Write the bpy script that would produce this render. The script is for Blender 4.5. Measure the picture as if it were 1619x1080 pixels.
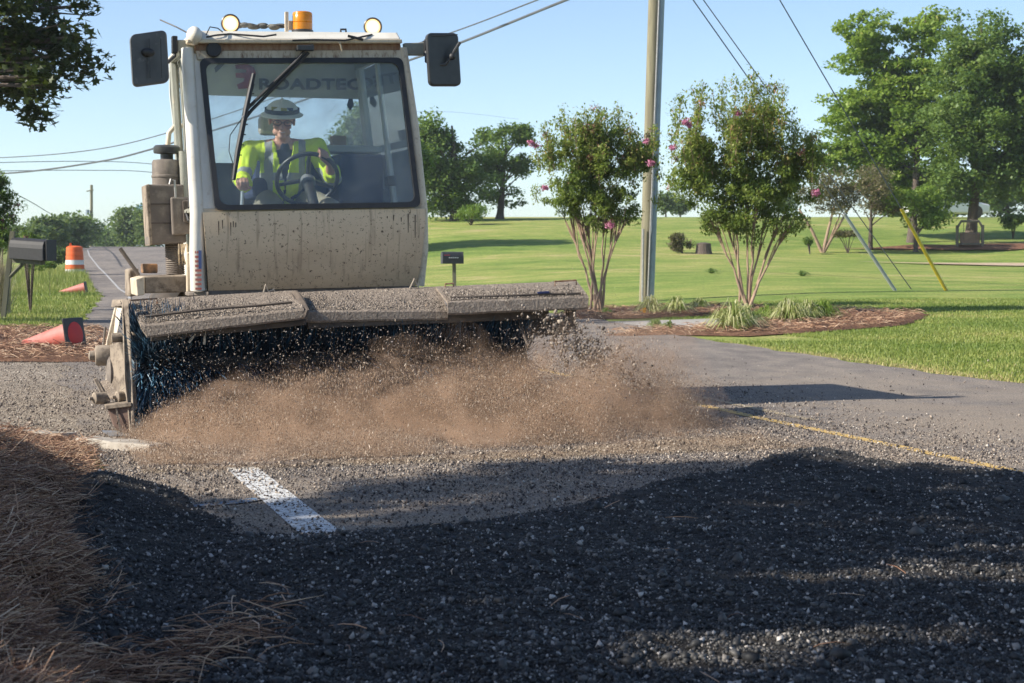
import bpy, bmesh, math, random
import numpy as np
from mathutils import Vector, Matrix, noise
R = math.radians
random.seed(7); rng = np.random.default_rng(7)
scene = bpy.context.scene
for o in list(bpy.data.objects): bpy.data.objects.remove(o)

# ------------------------------------------------------------------ camera, sky, sun, exposure
FPX = 2698.0; CX = 809.5; HY = 400.0; CZ = 1.05          # focal length in photo pixels, horizon row, eye height
cam = bpy.data.cameras.new('camera'); camo = bpy.data.objects.new('camera', cam); scene.collection.objects.link(camo)
cam.lens = 60; cam.sensor_width = 36; cam.clip_start = 0.1; cam.clip_end = 6000
PITCH = math.atan((540 - HY) / FPX)
camo.location = (0, 0, CZ); camo.rotation_euler = (R(90) - PITCH, 0, 0)
cam.dof.use_dof = True; cam.dof.focus_distance = 9.4; cam.dof.aperture_fstop = 10
scene.camera = camo
SUN_AZ, SUN_EL = R(196), R(33)                           # direction towards the sun, from +X counter-clockwise
sun_dir = Vector((math.cos(SUN_AZ) * math.cos(SUN_EL), math.sin(SUN_AZ) * math.cos(SUN_EL), math.sin(SUN_EL)))
world = bpy.data.worlds.new('World'); scene.world = world; world.use_nodes = True
wn = world.node_tree.nodes; wn.clear()
bg = wn.new('ShaderNodeBackground'); wo = wn.new('ShaderNodeOutputWorld'); sk = wn.new('ShaderNodeTexSky')
sk.sky_type = 'NISHITA'; sk.sun_disc = False; sk.sun_elevation = SUN_EL; sk.sun_rotation = (R(90) - SUN_AZ) % (2 * math.pi)
sk.air_density = 0.7; sk.dust_density = 0.45; sk.ozone_density = 1.3
world.node_tree.links.new(sk.outputs[0], bg.inputs[0]); bg.inputs[1].default_value = 0.122
world.node_tree.links.new(bg.outputs[0], wo.inputs[0])
sl = bpy.data.lights.new('sun', 'SUN'); sl.energy = 5.0; sl.angle = R(0.5); sl.color = (1.0, 0.93, 0.82)
so = bpy.data.objects.new('sun', sl); scene.collection.objects.link(so); so.location = (-30, -8, 30)
so.rotation_euler = sun_dir.to_track_quat('Z', 'Y').to_euler()
scene.view_settings.view_transform = 'Standard'; scene.view_settings.look = 'None'
scene.view_settings.gamma = 1; scene.view_settings.use_curve_mapping = False
scene.view_settings.exposure = 0.72

# ------------------------------------------------------------------ helpers
C = scene.collection
WORLD = {}
def tag(o, label=None, cat=None, group=None, kind=None):
    if label: o['label'] = label
    if cat: o['category'] = cat
    if group: o['group'] = group
    if kind: o['kind'] = kind
    return o
def thing(name, loc, label, cat, group=None):
    o = bpy.data.objects.new(name, None); C.objects.link(o); o.location = Vector(loc); WORLD[o] = Vector(loc)
    o.empty_display_size = 0.1
    return tag(o, label, cat, group)
def link(name, me, parent=None, origin=None):
    """mesh given in world coordinates: shift to a local origin and link"""
    n = len(me.vertices)
    co = np.empty(n * 3, dtype=np.float32); me.vertices.foreach_get('co', co); co = co.reshape(-1, 3)
    if origin is None:
        lo, hi = co.min(0), co.max(0); origin = Vector(((lo[0] + hi[0]) / 2, (lo[1] + hi[1]) / 2, (lo[2] + hi[2]) / 2))
    origin = Vector(origin)
    co = co - np.array(origin, dtype=np.float32); me.vertices.foreach_set('co', co.ravel()); me.update()
    o = bpy.data.objects.new(name, me); C.objects.link(o); WORLD[o] = origin
    if parent is not None:
        o.parent = parent; o.location = origin - WORLD[parent]
    else: o.location = origin
    return o
def copy_tree(o, loc=None, parent=None, rz=None, scale=None):
    c = o.copy(); C.objects.link(c)
    if parent is not None: c.parent = parent
    if loc is not None: c.location = loc; WORLD[c] = Vector(loc)
    if rz is not None: c.rotation_euler.z = rz
    if scale is not None: c.scale = scale
    for ch in [k for k in o.children]: copy_tree(ch, parent=c)
    return c
class MB:
    def __init__(s): s.v = []; s.f = []; s.m = []
    def add(s, vs, fs, mi=0):
        b = len(s.v); s.v += [tuple(v) for v in vs]; s.f += [tuple(b + i for i in f) for f in fs]; s.m += [mi] * len(fs); return s
    def prism(s, poly, ext, mi=0):
        n = len(poly); ext = Vector(ext); P = [Vector(p) for p in poly]
        vs = P + [p + ext for p in P]
        fs = [tuple(range(n))[::-1], tuple(range(n, 2 * n))] + [(i, (i + 1) % n, n + (i + 1) % n, n + i) for i in range(n)]
        return s.add(vs, fs, mi)
    def box(s, c, ax, ay, az, mi=0):
        """centre and three half-extent vectors"""
        c, ax, ay, az = Vector(c), Vector(ax), Vector(ay), Vector(az)
        vs = [c + ax * i + ay * j + az * k for k in (-1, 1) for j in (-1, 1) for i in (-1, 1)]
        return s.add(vs, [(0, 2, 3, 1), (4, 5, 7, 6), (0, 1, 5, 4), (2, 6, 7, 3), (0, 4, 6, 2), (1, 3, 7, 5)], mi)
    def tube(s, pts, rad, n=8, mi=0, cap=True):
        P = [Vector(p) for p in pts]
        if not hasattr(rad, '__len__'): rad = [rad] * len(P)
        base = len(s.v); up = None; vs = []; fs = []
        for i, p in enumerate(P):
            d = (P[min(i + 1, len(P) - 1)] - P[max(i - 1, 0)]).normalized()
            if up is None:
                up = d.orthogonal().normalized()
            up = (up - d * up.dot(d)); up = up.normalized() if up.length > 1e-6 else d.orthogonal().normalized()
            w = d.cross(up)
            for k in range(n):
                a = 2 * math.pi * k / n; vs.append(p + (up * math.cos(a) + w * math.sin(a)) * rad[i])
        for i in range(len(P) - 1):
            for k in range(n):
                a = i * n + k; b = i * n + (k + 1) % n; fs.append((a, b, b + n, a + n))
        if cap: fs.append(tuple(range(n))[::-1]); fs.append(tuple((len(P) - 1) * n + k for k in range(n)))
        return s.add(vs, fs, mi)
    def lathe(s, o, d, prof, n=20, mi=0, sx=1.0, sy=1.0):
        """profile of (radius, height along d)"""
        o, d = Vector(o), Vector(d).normalized(); up = d.orthogonal().normalized() if abs(d.z) < 0.99 else Vector((1, 0, 0)); w = d.cross(up)
        vs = []; fs = []
        for r, h in prof:
            for k in range(n):
                a = 2 * math.pi * k / n; vs.append(o + d * h + (up * math.cos(a) * sx + w * math.sin(a) * sy) * r)
        for i in range(len(prof) - 1):
            for k in range(n):
                a = i * n + k; b = i * n + (k + 1) % n; fs.append((a, b, b + n, a + n))
        fs.append(tuple(range(n))[::-1]); fs.append(tuple((len(prof) - 1) * n + k for k in range(n)))
        return s.add(vs, fs, mi)
    def ball(s, c, rx, ry, rz, nu=14, nv=9, mi=0, ax=None):
        c = Vector(c); A = ax or (Vector((1, 0, 0)), Vector((0, 1, 0)), Vector((0, 0, 1))); vs = []; fs = []
        for j in range(nv + 1):
            t = math.pi * (j + 0.02) / (nv + 0.04)
            for k in range(nu):
                a = 2 * math.pi * k / nu
                vs.append(c + A[0] * rx * math.sin(t) * math.cos(a) + A[1] * ry * math.sin(t) * math.sin(a) + A[2] * rz * math.cos(t))
        for j in range(nv):
            for k in range(nu):
                a = j * nu + k; b = j * nu + (k + 1) % nu; fs.append((a, a + nu, b + nu, b))
        fs.append(tuple(range(nu))); fs.append(tuple(nv * nu + k for k in range(nu))[::-1])
        return s.add(vs, fs, mi)
    def build(s, name, mats, parent=None, bevel=0, smooth=False, origin=None):
        me = bpy.data.meshes.new(name); me.from_pydata(s.v, [], s.f)
        for m in (mats if isinstance(mats, (list, tuple)) else [mats]): me.materials.append(m)
        me.polygons.foreach_set('material_index', s.m)
        bm = bmesh.new(); bm.from_mesh(me); bmesh.ops.recalc_face_normals(bm, faces=bm.faces); bm.to_mesh(me); bm.free()
        if smooth: me.shade_smooth() if hasattr(me, 'shade_smooth') else None
        o = link(name, me, parent, origin)
        if smooth: me.set_sharp_from_angle(angle=R(40))
        if bevel:
            b = o.modifiers.new('bevel', 'BEVEL'); b.width = bevel; b.segments = 2; b.limit_method = 'ANGLE'; b.angle_limit = R(35)
        return o
def np_mesh(name, V, F, mat, parent=None, attrs=None, smooth=False, origin=None, mats=None, midx=None):
    V = np.asarray(V, dtype=np.float32); F = np.asarray(F, dtype=np.int32); k = F.shape[1]
    me = bpy.data.meshes.new(name); me.vertices.add(len(V)); me.vertices.foreach_set('co', V.ravel())
    me.loops.add(F.size); me.loops.foreach_set('vertex_index', F.ravel())
    me.polygons.add(len(F)); me.polygons.foreach_set('loop_start', np.arange(0, F.size, k, dtype=np.int32))
    me.update(calc_edges=True)
    for m in (mats or [mat]): me.materials.append(m)
    if midx is not None: me.polygons.foreach_set('material_index', np.asarray(midx, dtype=np.int32))
    for an, av in (attrs or {}).items():
        a = me.attributes.new(an, 'FLOAT', 'FACE'); a.data.foreach_set('value', np.asarray(av, dtype=np.float32))
    if smooth: me.polygons.foreach_set('use_smooth', np.ones(len(F), dtype=bool))
    return link(name, me, parent, origin)
def rand_rot(n, tilt=None, yaw=None):
    if tilt is None:
        q = rng.normal(size=(n, 4)); q /= np.linalg.norm(q, axis=1)[:, None]
        w, x, y, z = q.T
        return np.stack([1 - 2 * (y * y + z * z), 2 * (x * y - z * w), 2 * (x * z + y * w), 2 * (x * y + z * w), 1 - 2 * (x * x + z * z), 2 * (y * z - x * w),
                         2 * (x * z - y * w), 2 * (y * z + x * w), 1 - 2 * (x * x + y * y)], 1).reshape(n, 3, 3)
    a = rng.uniform(0, 2 * np.pi, n) if yaw is None else yaw; t = rng.normal(0, tilt, n); ca, sa, ct, st = np.cos(a), np.sin(a), np.cos(t), np.sin(t)
    Z = np.zeros(n); O = np.ones(n)
    Rz = np.stack([ca, -sa, Z, sa, ca, Z, Z, Z, O], 1).reshape(n, 3, 3); Rx = np.stack([O, Z, Z, Z, ct, -st, Z, st, ct], 1).reshape(n, 3, 3)
    return Rz @ Rx
def scatter(name, bases, P, S, mat, parent=None, rot=None, kind='stuff', var=None, origin=None, **kw):
    """many small pieces as one mesh; bases all share the same face count"""
    n = len(P); P = np.asarray(P); S = np.asarray(S)
    if S.ndim == 1: S = S[:, None] * np.ones(3)
    if rot is None: rot = rand_rot(n)
    ch = rng.integers(0, len(bases), n); B = np.stack([b[0] for b in bases]); F = np.asarray(bases[0][1]); m = B.shape[1]
    V = np.einsum('nij,nmj->nmi', rot, B[ch] * S[:, None, :]) + P[:, None, :]
    FF = (F[None] + (np.arange(n) * m)[:, None, None]).reshape(-1, F.shape[1])
    if var is None: var = rng.random(n)
    o = np_mesh(name, V.reshape(-1, 3), FF, mat, parent, {'var': np.repeat(var, len(F))}, origin=origin, **kw)
    if kind: o['kind'] = kind
    return o
def nz(x, y, s=1.0, z=0.0): return noise.noise(Vector((x * s, y * s, z)))
def smooth(a, b, x): t = np.clip((x - a) / (b - a), 0, 1); return t * t * (3 - 2 * t)
def fbm(x, y, s, seed=0, octs=4):
    """cheap vector noise from sums of rotated sines"""
    r = np.random.default_rng(seed); out = np.zeros_like(x, dtype=float); amp = 1.0
    for o in range(octs):
        for k in range(4):
            a = r.uniform(0, 2 * np.pi); ph = r.uniform(0, 6.28, 2); out = out + amp * 0.35 * np.sin((x * np.cos(a) + y * np.sin(a)) * s * r.uniform(0.7, 1.4) + ph[0] + 1.3 * np.sin((x * np.sin(a) - y * np.cos(a)) * s * 0.6 + ph[1]))
        s *= 2.1; amp *= 0.5
    return out

# ------------------------------------------------------------------ materials
def new_mat(name):
    m = bpy.data.materials.new(name); m.use_nodes = True; nt = m.node_tree; nt.nodes.clear()
    out = nt.nodes.new('ShaderNodeOutputMaterial'); return m, nt, out
def node(nt, t, **kw):
    n = nt.nodes.new(t)
    for k, v in kw.items():
        if k in n.inputs: n.inputs[k].default_value = v
        else: setattr(n, k, v)
    return n
def ramp(nt, fac, stops):
    r = nt.nodes.new('ShaderNodeValToRGB'); e = r.color_ramp.elements
    while len(e) < len(stops): e.new(0.5)
    for el, (p, c) in zip(e, stops): el.position = p; el.color = (c[0], c[1], c[2], 1) if hasattr(c, '__len__') else (c, c, c, 1)
    nt.links.new(fac, r.inputs[0]); return r.outputs[0]
def noise_fac(nt, scale, detail=4, rough=0.55, coord=None, dist=0.0, stretch=None):
    tc = nt.nodes.new('ShaderNodeTexCoord'); src = tc.outputs['Object']
    if coord == 'pos': g = nt.nodes.new('ShaderNodeNewGeometry'); src = g.outputs['Position']
    if stretch: mp = nt.nodes.new('ShaderNodeMapping'); mp.inputs['Scale'].default_value = stretch; nt.links.new(src, mp.inputs[0]); src = mp.outputs[0]
    n = node(nt, 'ShaderNodeTexNoise', Scale=scale, Detail=detail, Roughness=rough, Distortion=dist); nt.links.new(src, n.inputs['Vector']); return n.outputs['Fac']
def mixc(nt, fac, a, b, mode='MIX'):
    m = nt.nodes.new('ShaderNodeMix'); m.data_type = 'RGBA'; m.blend_type = mode
    for s, v in ((0, fac), (6, a), (7, b)):
        if isinstance(v, bpy.types.NodeSocket): nt.links.new(v, m.inputs[s])
        elif hasattr(v, '__len__'): m.inputs[s].default_value = (v[0], v[1], v[2], 1)
        else: m.inputs[s].default_value = v
    return m.outputs[2]
def bump(nt, h, strength, dist=0.01, normal=None):
    b = node(nt, 'ShaderNodeBump', Strength=strength, Distance=dist); nt.links.new(h, b.inputs['Height'])
    if normal: nt.links.new(normal, b.inputs['Normal'])
    return b.outputs[0]
def pmat(name, c1, c2=None, scale=8, rough=0.6, metal=0.0, bmp=0.15, bscale=60, dirt=None, dscale=14, dlo=0.55, dhi=0.7, spec=0.5, bdist=0.004, coat=0, stretch=None):
    m, nt, out = new_mat(name); p = node(nt, 'ShaderNodeBsdfPrincipled', Roughness=rough, Metallic=metal); p.inputs['Specular IOR Level'].default_value = spec
    c2 = c2 or tuple(x * 0.75 for x in c1)
    col = ramp(nt, noise_fac(nt, scale, 5, stretch=stretch), [(0.35, c1), (0.65, c2)])
    if dirt:
        f = ramp(nt, noise_fac(nt, dscale, 8, 0.7, stretch=stretch), [(dlo, 0.0), (dhi, 1.0)]); col = mixc(nt, f, col, dirt)
    nt.links.new(col, p.inputs['Base Color'])
    if coat: p.inputs['Coat Weight'].default_value = coat
    if bmp: nt.links.new(bump(nt, noise_fac(nt, bscale, 6), bmp, bdist), p.inputs['Normal'])
    nt.links.new(p.outputs[0], out.inputs[0]); return m
def leaf_mat(name, stops, trans=0.35, rough=0.5, spec=0.3):
    m, nt, out = new_mat(name); a = node(nt, 'ShaderNodeAttribute', attribute_name='var')
    col = ramp(nt, a.outputs['Fac'], stops)
    p = node(nt, 'ShaderNodeBsdfPrincipled', Roughness=rough); p.inputs['Specular IOR Level'].default_value = spec; nt.links.new(col, p.inputs['Base Color'])
    t = nt.nodes.new('ShaderNodeBsdfTranslucent'); nt.links.new(mixc(nt, 0.35, col, (0.30, 0.42, 0.03)), t.inputs[0])
    mx = nt.nodes.new('ShaderNodeMixShader'); mx.inputs[0].default_value = trans
    nt.links.new(p.outputs[0], mx.inputs[1]); nt.links.new(t.outputs[0], mx.inputs[2]); nt.links.new(mx.outputs[0], out.inputs[0]); return m
def var_mat(name, stops, rough=0.85, spec=0.3, bmp=0.0):
    m, nt, out = new_mat(name); a = node(nt, 'ShaderNodeAttribute', attribute_name='var'); p = node(nt, 'ShaderNodeBsdfPrincipled', Roughness=rough)
    p.inputs['Specular IOR Level'].default_value = spec
    nt.links.new(ramp(nt, a.outputs['Fac'], stops), p.inputs['Base Color'])
    if bmp: nt.links.new(bump(nt, noise_fac(nt, 300, 3), bmp, 0.003), p.inputs['Normal'])
    nt.links.new(p.outputs[0], out.inputs[0]); return m
def ground_mat(name, stops, scales, fine, bmp=0.5, rough=0.95, bscale=90, fscale=220, bdist=0.02, stretch=None):
    """three scales of mottling over world position"""
    m, nt, out = new_mat(name); p = node(nt, 'ShaderNodeBsdfPrincipled', Roughness=rough); p.inputs['Specular IOR Level'].default_value = 0.2
    big = noise_fac(nt, scales[0], 5, 0.6, 'pos', stretch=stretch); mid = noise_fac(nt, scales[1], 5, 0.65, 'pos', stretch=stretch)
    mth = node(nt, 'ShaderNodeMath', operation='ADD'); nt.links.new(big, mth.inputs[0]); nt.links.new(mid, mth.inputs[1])
    hlf = node(nt, 'ShaderNodeMath', operation='MULTIPLY'); nt.links.new(mth.outputs[0], hlf.inputs[0]); hlf.inputs[1].default_value = 0.5
    col = ramp(nt, hlf.outputs[0], stops)
    ff = ramp(nt, noise_fac(nt, fscale, 3, 0.7, 'pos'), [(0.35, 1 - fine), (0.65, 1 + fine)])
    col = mixc(nt, 1.0, col, ff, 'MULTIPLY'); nt.links.new(col, p.inputs['Base Color'])
    if bmp: nt.links.new(bump(nt, noise_fac(nt, bscale, 4, 0.7, 'pos'), bmp, bdist), p.inputs['Normal'])
    nt.links.new(p.outputs[0], out.inputs[0]); return m

M_GRASS = ground_mat('grass_turf', [(0.37, (0.11, 0.18, 0.03)), (0.47, (0.18, 0.245, 0.05)), (0.56, (0.28, 0.30, 0.08)), (0.65, (0.42, 0.345, 0.16))], (0.13, 1.1), 0.6, 1.0, bscale=28, fscale=30, stretch=(0.5, 1, 1))
M_ROAD = ground_mat('old_asphalt', [(0.38, (0.145, 0.127, 0.115)), (0.5, (0.205, 0.18, 0.16)), (0.62, (0.27, 0.232, 0.195))], (0.5, 4.0), 0.65, 0.9, bscale=85, fscale=75, bdist=0.012, stretch=(1, .45, 1))
def add_sand():
    nt = M_ROAD.node_tree; p = [n for n in nt.nodes if n.type == 'BSDF_PRINCIPLED'][0]; old = p.inputs['Base Color'].links[0].from_socket
    g = nt.nodes.new('ShaderNodeNewGeometry'); sp = nt.nodes.new('ShaderNodeSeparateXYZ'); nt.links.new(g.outputs['Position'], sp.inputs[0])
    mr = node(nt, 'ShaderNodeMapRange'); nt.links.new(sp.outputs[1], mr.inputs[0]); mr.inputs[1].default_value = 17.5; mr.inputs[2].default_value = 9.0
    nf = noise_fac(nt, 1.4, 6, 0.65, 'pos', stretch=(.6, 1, 1)); m2 = node(nt, 'ShaderNodeMapRange'); nt.links.new(nf, m2.inputs[0]); m2.inputs[1].default_value = .38; m2.inputs[2].default_value = .56
    mu = node(nt, 'ShaderNodeMath', operation='MULTIPLY'); nt.links.new(mr.outputs[0], mu.inputs[0]); nt.links.new(m2.outputs[0], mu.inputs[1])
    sand = ramp(nt, noise_fac(nt, 90, 4, 0.75, 'pos'), [(.38, (.10, .08, .065)), (.5, (.30, .245, .19)), (.62, (.44, .37, .29))]); nt.links.new(mixc(nt, mu.outputs[0], old, sand), p.inputs['Base Color'])
M_APRON = ground_mat('gritty_apron', [(0.38, (0.22, 0.185, 0.145)), (0.5, (0.31, 0.26, 0.205)), (0.62, (0.39, 0.33, 0.265))], (0.9, 6.0), 0.75, 0.9, bscale=80, fscale=60)
M_MULCH = ground_mat('pine_mulch', [(0.38, (0.085, 0.042, 0.026)), (0.5, (0.19, 0.10, 0.06)), (0.62, (0.30, 0.17, 0.10))], (1.2, 14.0), 0.6, 1.0, bscale=70, fscale=90, bdist=0.03)
M_CONC = ground_mat('concrete', [(0.38, (0.27, 0.25, 0.23)), (0.5, (0.36, 0.34, 0.31)), (0.62, (0.42, 0.40, 0.37))], (1.2, 9.0), 0.2, 0.3, bscale=60)
M_SAND = ground_mat('sandy_track', [(0.38, (0.33, 0.24, 0.15)), (0.5, (0.46, 0.35, 0.24)), (0.62, (0.52, 0.42, 0.31))], (0.3, 3.0), 0.3, 0.3)
M_PILE = ground_mat('fresh_asphalt', [(0.36, (0.016, 0.015, 0.014)), (0.5, (0.040, 0.036, 0.033)), (0.64, (0.095, 0.08, 0.065))], (1.1, 12.0), 0.6, 1.0, rough=0.75, bscale=70, fscale=150, bdist=0.03)
M_STRAWG = ground_mat('straw_underlay', [(0.36, (0.03, 0.018, 0.012)), (0.5, (0.07, 0.042, 0.028)), (0.64, (0.15, 0.09, 0.06))], (1.5, 22.0), 0.6, 1.0, bscale=90, fscale=160, bdist=0.03)
add_sand()
def paint_mat(name, col, wear, lo=0.45, hi=0.55):
    m, nt, out = new_mat(name); p = node(nt, 'ShaderNodeBsdfPrincipled', Roughness=0.8)
    f = ramp(nt, noise_fac(nt, 38, 6, 0.75, 'pos'), [(lo, 0.0), (hi, 1.0)])
    nt.links.new(mixc(nt, f, col, wear), p.inputs['Base Color'])
    nt.links.new(bump(nt, noise_fac(nt, 160, 4, 0.6, 'pos'), 0.5, 0.006), p.inputs['Normal'])
    nt.links.new(p.outputs[0], out.inputs[0]); return m
M_WHITE = paint_mat('worn_white_line', (0.62, 0.62, 0.60), (0.20, 0.18, 0.16), 0.50, 0.60)
M_YELLOW = paint_mat('worn_yellow_line', (0.62, 0.40, 0.10), (0.24, 0.20, 0.15), 0.47, 0.60)
M_BLUEP = paint_mat('blue_survey_paint', (0.03, 0.20, 0.42), (0.17, 0.155, 0.145), 0.36, 0.50)

# ------------------------------------------------------------------ ground
YW = np.array([-8, 0, 6.3, 8.2, 9.8, 14, 20, 30, 40, 60, 78, 95, 108, 118, 128, 138])
XW = np.array([3.6, 1.20, -0.71, -1.30, -1.82, -3.05, -4.6, -6.8, -8.95, -14.5, -19.3, -23.6, -26.4, -26.5, -22, -12.0])
def xw(y): return np.interp(y, YW, XW)
def H(x, y):
    x = np.asarray(x, float); y = np.asarray(y, float)
    hl = np.interp(y, [-100, 32, 45, 56, 80, 110, 135, 200, 400, 3000], [0, 0, 0.08, 0.42, 0.98, 1.45, 1.40, -1, -3, -3])
    hr = np.interp(y, [-100, 23, 34, 48, 60, 68, 76, 84, 92, 110, 160, 400, 3000], [0, 0.03, 0.24, 0.5, 0.86, 1.35, 2.05, 2.72, 3.0, 3.0, 1, -3, -3])
    w = smooth(6.5, 15, x - xw(np.clip(y, -8, 120)))
    return hl * (1 - w) + hr * w + 0.14 * w * fbm(x, y, 0.16, 3, 2) * smooth(34, 60, y) * (1 - smooth(80, 90, y))
def h1(x, y): return float(H(x, y)) - 0.02
def grid_mesh(name, X, Y, Z, mat, **kw):
    ny, nx = X.shape; V = np.stack([X, Y, Z], -1).reshape(-1, 3)
    i = np.arange(ny - 1)[:, None] * nx + np.arange(nx - 1)[None]; F = np.stack([i, i + 1, i + nx + 1, i + nx], -1).reshape(-1, 4)
    return np_mesh(name, V, F, mat, smooth=True, **kw)
xs = np.concatenate([-np.geomspace(60, 2500, 14)[::-1], np.arange(-58, 59, 1.0), np.geomspace(60, 2500, 14)])
ys = np.concatenate([[-300, -100, -40, -20], np.arange(-10, 140, 1.0), np.geomspace(142, 3000, 18)])
X, Y = np.meshgrid(xs, ys)
tag(grid_mesh('ground', X, Y, H(X, Y) - 0.02, M_GRASS), 'mown lawn and grassy verge rising to a low hill', None, None, 'structure')
def strip(name, off0, off1, y0, y1, zoff, mat, ystep=0.5, nx=10, label=None):
    yy = np.arange(y0, y1 + 1e-6, ystep); cx = xw(yy); tx = np.gradient(cx, yy); nrm = np.sqrt(1 + tx ** 2)
    t = np.linspace(0, 1, nx); o0 = off0(yy) if callable(off0) else off0 + 0 * yy; o1 = off1(yy) if callable(off1) else off1 + 0 * yy
    off = o0[:, None] * (1 - t) + o1[:, None] * t
    X = cx[:, None] + off / nrm[:, None]; Y = yy[:, None] - off * tx[:, None] / nrm[:, None]
    o = grid_mesh(name, X, Y, H(X, Y) + zoff, mat); o['kind'] = 'structure'
    if label: o['label'] = label
    return o
strip('road', lambda y: -0.62 + 0.05 * np.sin(y * 2.1) + 0.04 * np.sin(y * 5.3), lambda y: np.interp(y, [-8, 14, 20, 24, 60, 138], [6.75, 6.75, 6.95, 7.3, 7.2, 7.2]) + 0.04 * np.sin(y * 3.3) + 0.03 * np.sin(y * 7.1), -8, 136, 0.0, M_ROAD, 0.25, 16, 'old two lane asphalt road dusty with loose grit')
strip('edge_line', -0.07, 0.085, 0, 8.35, 0.004, M_WHITE, 0.1, 4, 'worn white edge line in front of the broom')
strip('edge_line', -0.03, 0.03, 26, 112, 0.012, paint_mat('dull_white_line', (0.5, 0.5, 0.48), (0.2, 0.18, 0.17), 0.46, 0.6), 0.5, 4, 'white edge line along the far road')
strip('centre_line', 3.50, 3.58, 5, 14.5, 0.004, M_YELLOW, 0.1, 3, 'worn yellow centre line')
strip('centre_line', 3.76, 3.83, 9.5, 11.6, 0.004, paint_mat('faded_yellow_line', (0.5, 0.36, 0.14), (0.22, 0.19, 0.15), 0.38, 0.5), 0.1, 3, 'faint second yellow centre line')
def patch(name, pts, zoff, mat, label, wob=0.06, kind='structure', seed=0, dome=0.0, step=0.12):
    """irregular flat patch draped on the ground: outline of world points, resampled and wobbled"""
    P = [Vector((x, y)) for x, y in pts]; out = []
    for i in range(len(P)):
        a, b = P[i], P[(i + 1) % len(P)]; n = max(2, int((b - a).length / (step * 2)))
        for k in range(n): out.append(a.lerp(b, k / n))
    out = [p + Vector((nz(p.x, p.y, 2.0, seed), nz(p.x, p.y, 2.0, seed + 9))) * wob * 2 for p in out]
    bm = bmesh.new(); vs = [bm.verts.new((p.x, p.y, 0)) for p in out]; bm.faces.new(vs)
    bmesh.ops.triangulate(bm, faces=bm.faces)
    for _ in range(2): bmesh.ops.subdivide_edges(bm, edges=[e for e in bm.edges if e.calc_length() > step * 4], cuts=2, use_grid_fill=False); bmesh.ops.triangulate(bm, faces=bm.faces)
    for v in bm.verts: v.co.z = float(H(v.co.x, v.co.y)) + zoff + (0 if v.is_boundary else dome)
    me = bpy.data.meshes.new(name); bm.normal_update(); bm.to_mesh(me); bm.free(); me.materials.append(mat); me.shade_smooth()
    o = link(name, me); o['kind'] = kind; o['label'] = label; return o
patch('driveway_apron', [(-1.7, 8.95), (-2.6, 9.62), (-3.1, 9.95), (-6, 10.9), (-14, 11.4), (-14, 17.0), (-3.6, 16.6), (-2.2, 12)], -0.006, M_APRON, 'gritty pale driveway apron left of the road')
patch('pine_straw_strip', [(-3.9, 16.4), (-14, 16.8), (-14, 23.6), (-8, 23.5), (-6.2, 22.8), (-5.4, 21.8), (-5.3, 20)], 0.003, M_MULCH, 'brown pine straw strip between apron and grass', dome=0.03)
patch('concrete_path', [(1.25, 22.9), (3.3, 24.3), (5.4, 27.6), (6.2, 28.6), (5.6, 29.2), (4.8, 28.6), (3.6, 27.2), (1.2, 26.2)], -0.012, M_CONC, 'pale concrete path crossing the flower beds', wob=0.01)
patch('mulch_bed', [(0.6, 26.9), (3.4, 27.9), (4.6, 29.8), (3.4, 31.4), (1.0, 31.0)], -0.006, M_MULCH, 'mulch bed under the smaller crape myrtle', dome=0.04)
patch('mulch_bed', [(1.0, 21.3), (2.2, 21.9), (3.0, 21.6), (5.6, 24.3), (6.6, 27.0), (5.4, 29.2), (4.2, 28.3), (3.5, 24.8), (1.6, 23.0)], -0.006, M_MULCH, 'mulch bed beside the road under the larger crape myrtle', dome=0.03)
patch('sandy_track', [(11.5, 57.6), (16, 56.4), (24, 55.4), (40, 54), (40, 58.5), (24, 59), (16, 58.6)], 0.02, M_SAND, 'sandy track across the far lawn', wob=0.2, step=0.5)
patch('red_mulch_bed', [(12.5, 66.2), (17, 65.4), (26, 65.2), (34, 65.6), (34, 68), (25, 68.6), (16, 67.8)], 0.03, ground_mat('red_mulch', [(0.38, (0.10, 0.05, 0.03)), (0.5, (0.24, 0.12, 0.075)), (0.62, (0.30, 0.16, 0.10))], (0.5, 4), 0.5, 0.8), 'reddish mulch bed beneath the distant trees', wob=0.5, step=0.5, dome=0.1)
patch('blue_paint_mark', [(-1.32, 6.98), (-1.14, 7.10), (-1.04, 7.22), (-1.10, 7.26), (-1.26, 7.10), (-1.42, 6.98)], 0.006, M_BLUEP, 'blue survey paint smear left of the white line', wob=0.01, step=0.03)

# the fresh asphalt spread
PE = [(-3.2, 7.9), (-2.3, 7.62), (-1.93, 7.45), (-1.62, 7.55), (-1.38, 7.3), (-1.2, 6.75), (-1.07, 6.35), (-0.71, 6.27), (-0.26, 6.5), (0.23, 6.98), (0.84, 7.72), (1.2, 8.35), (1.42, 8.6), (1.75, 8.5), (2.3, 8.2), (2.75, 7.7), (4.5, 6.9), (6, 1.5), (-3.2, 1.5)]
def poly_sd(x, y, P):
    d = np.full(x.shape, 1e9); ins = np.zeros(x.shape, bool); n = len(P)
    for i in range(n):
        ax, ay = P[i]; bx, by = P[(i + 1) % n]; ex, ey = bx - ax, by - ay
        t = np.clip(((x - ax) * ex + (y - ay) * ey) / (ex * ex + ey * ey), 0, 1); d = np.minimum(d, np.hypot(x - ax - t * ex, y - ay - t * ey))
        c = ((ay > y) != (by > y)) & (x < (bx - ax) * (y - ay) / (by - ay + 1e-12) + ax); ins ^= c
    return np.where(ins, d, -d)
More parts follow.
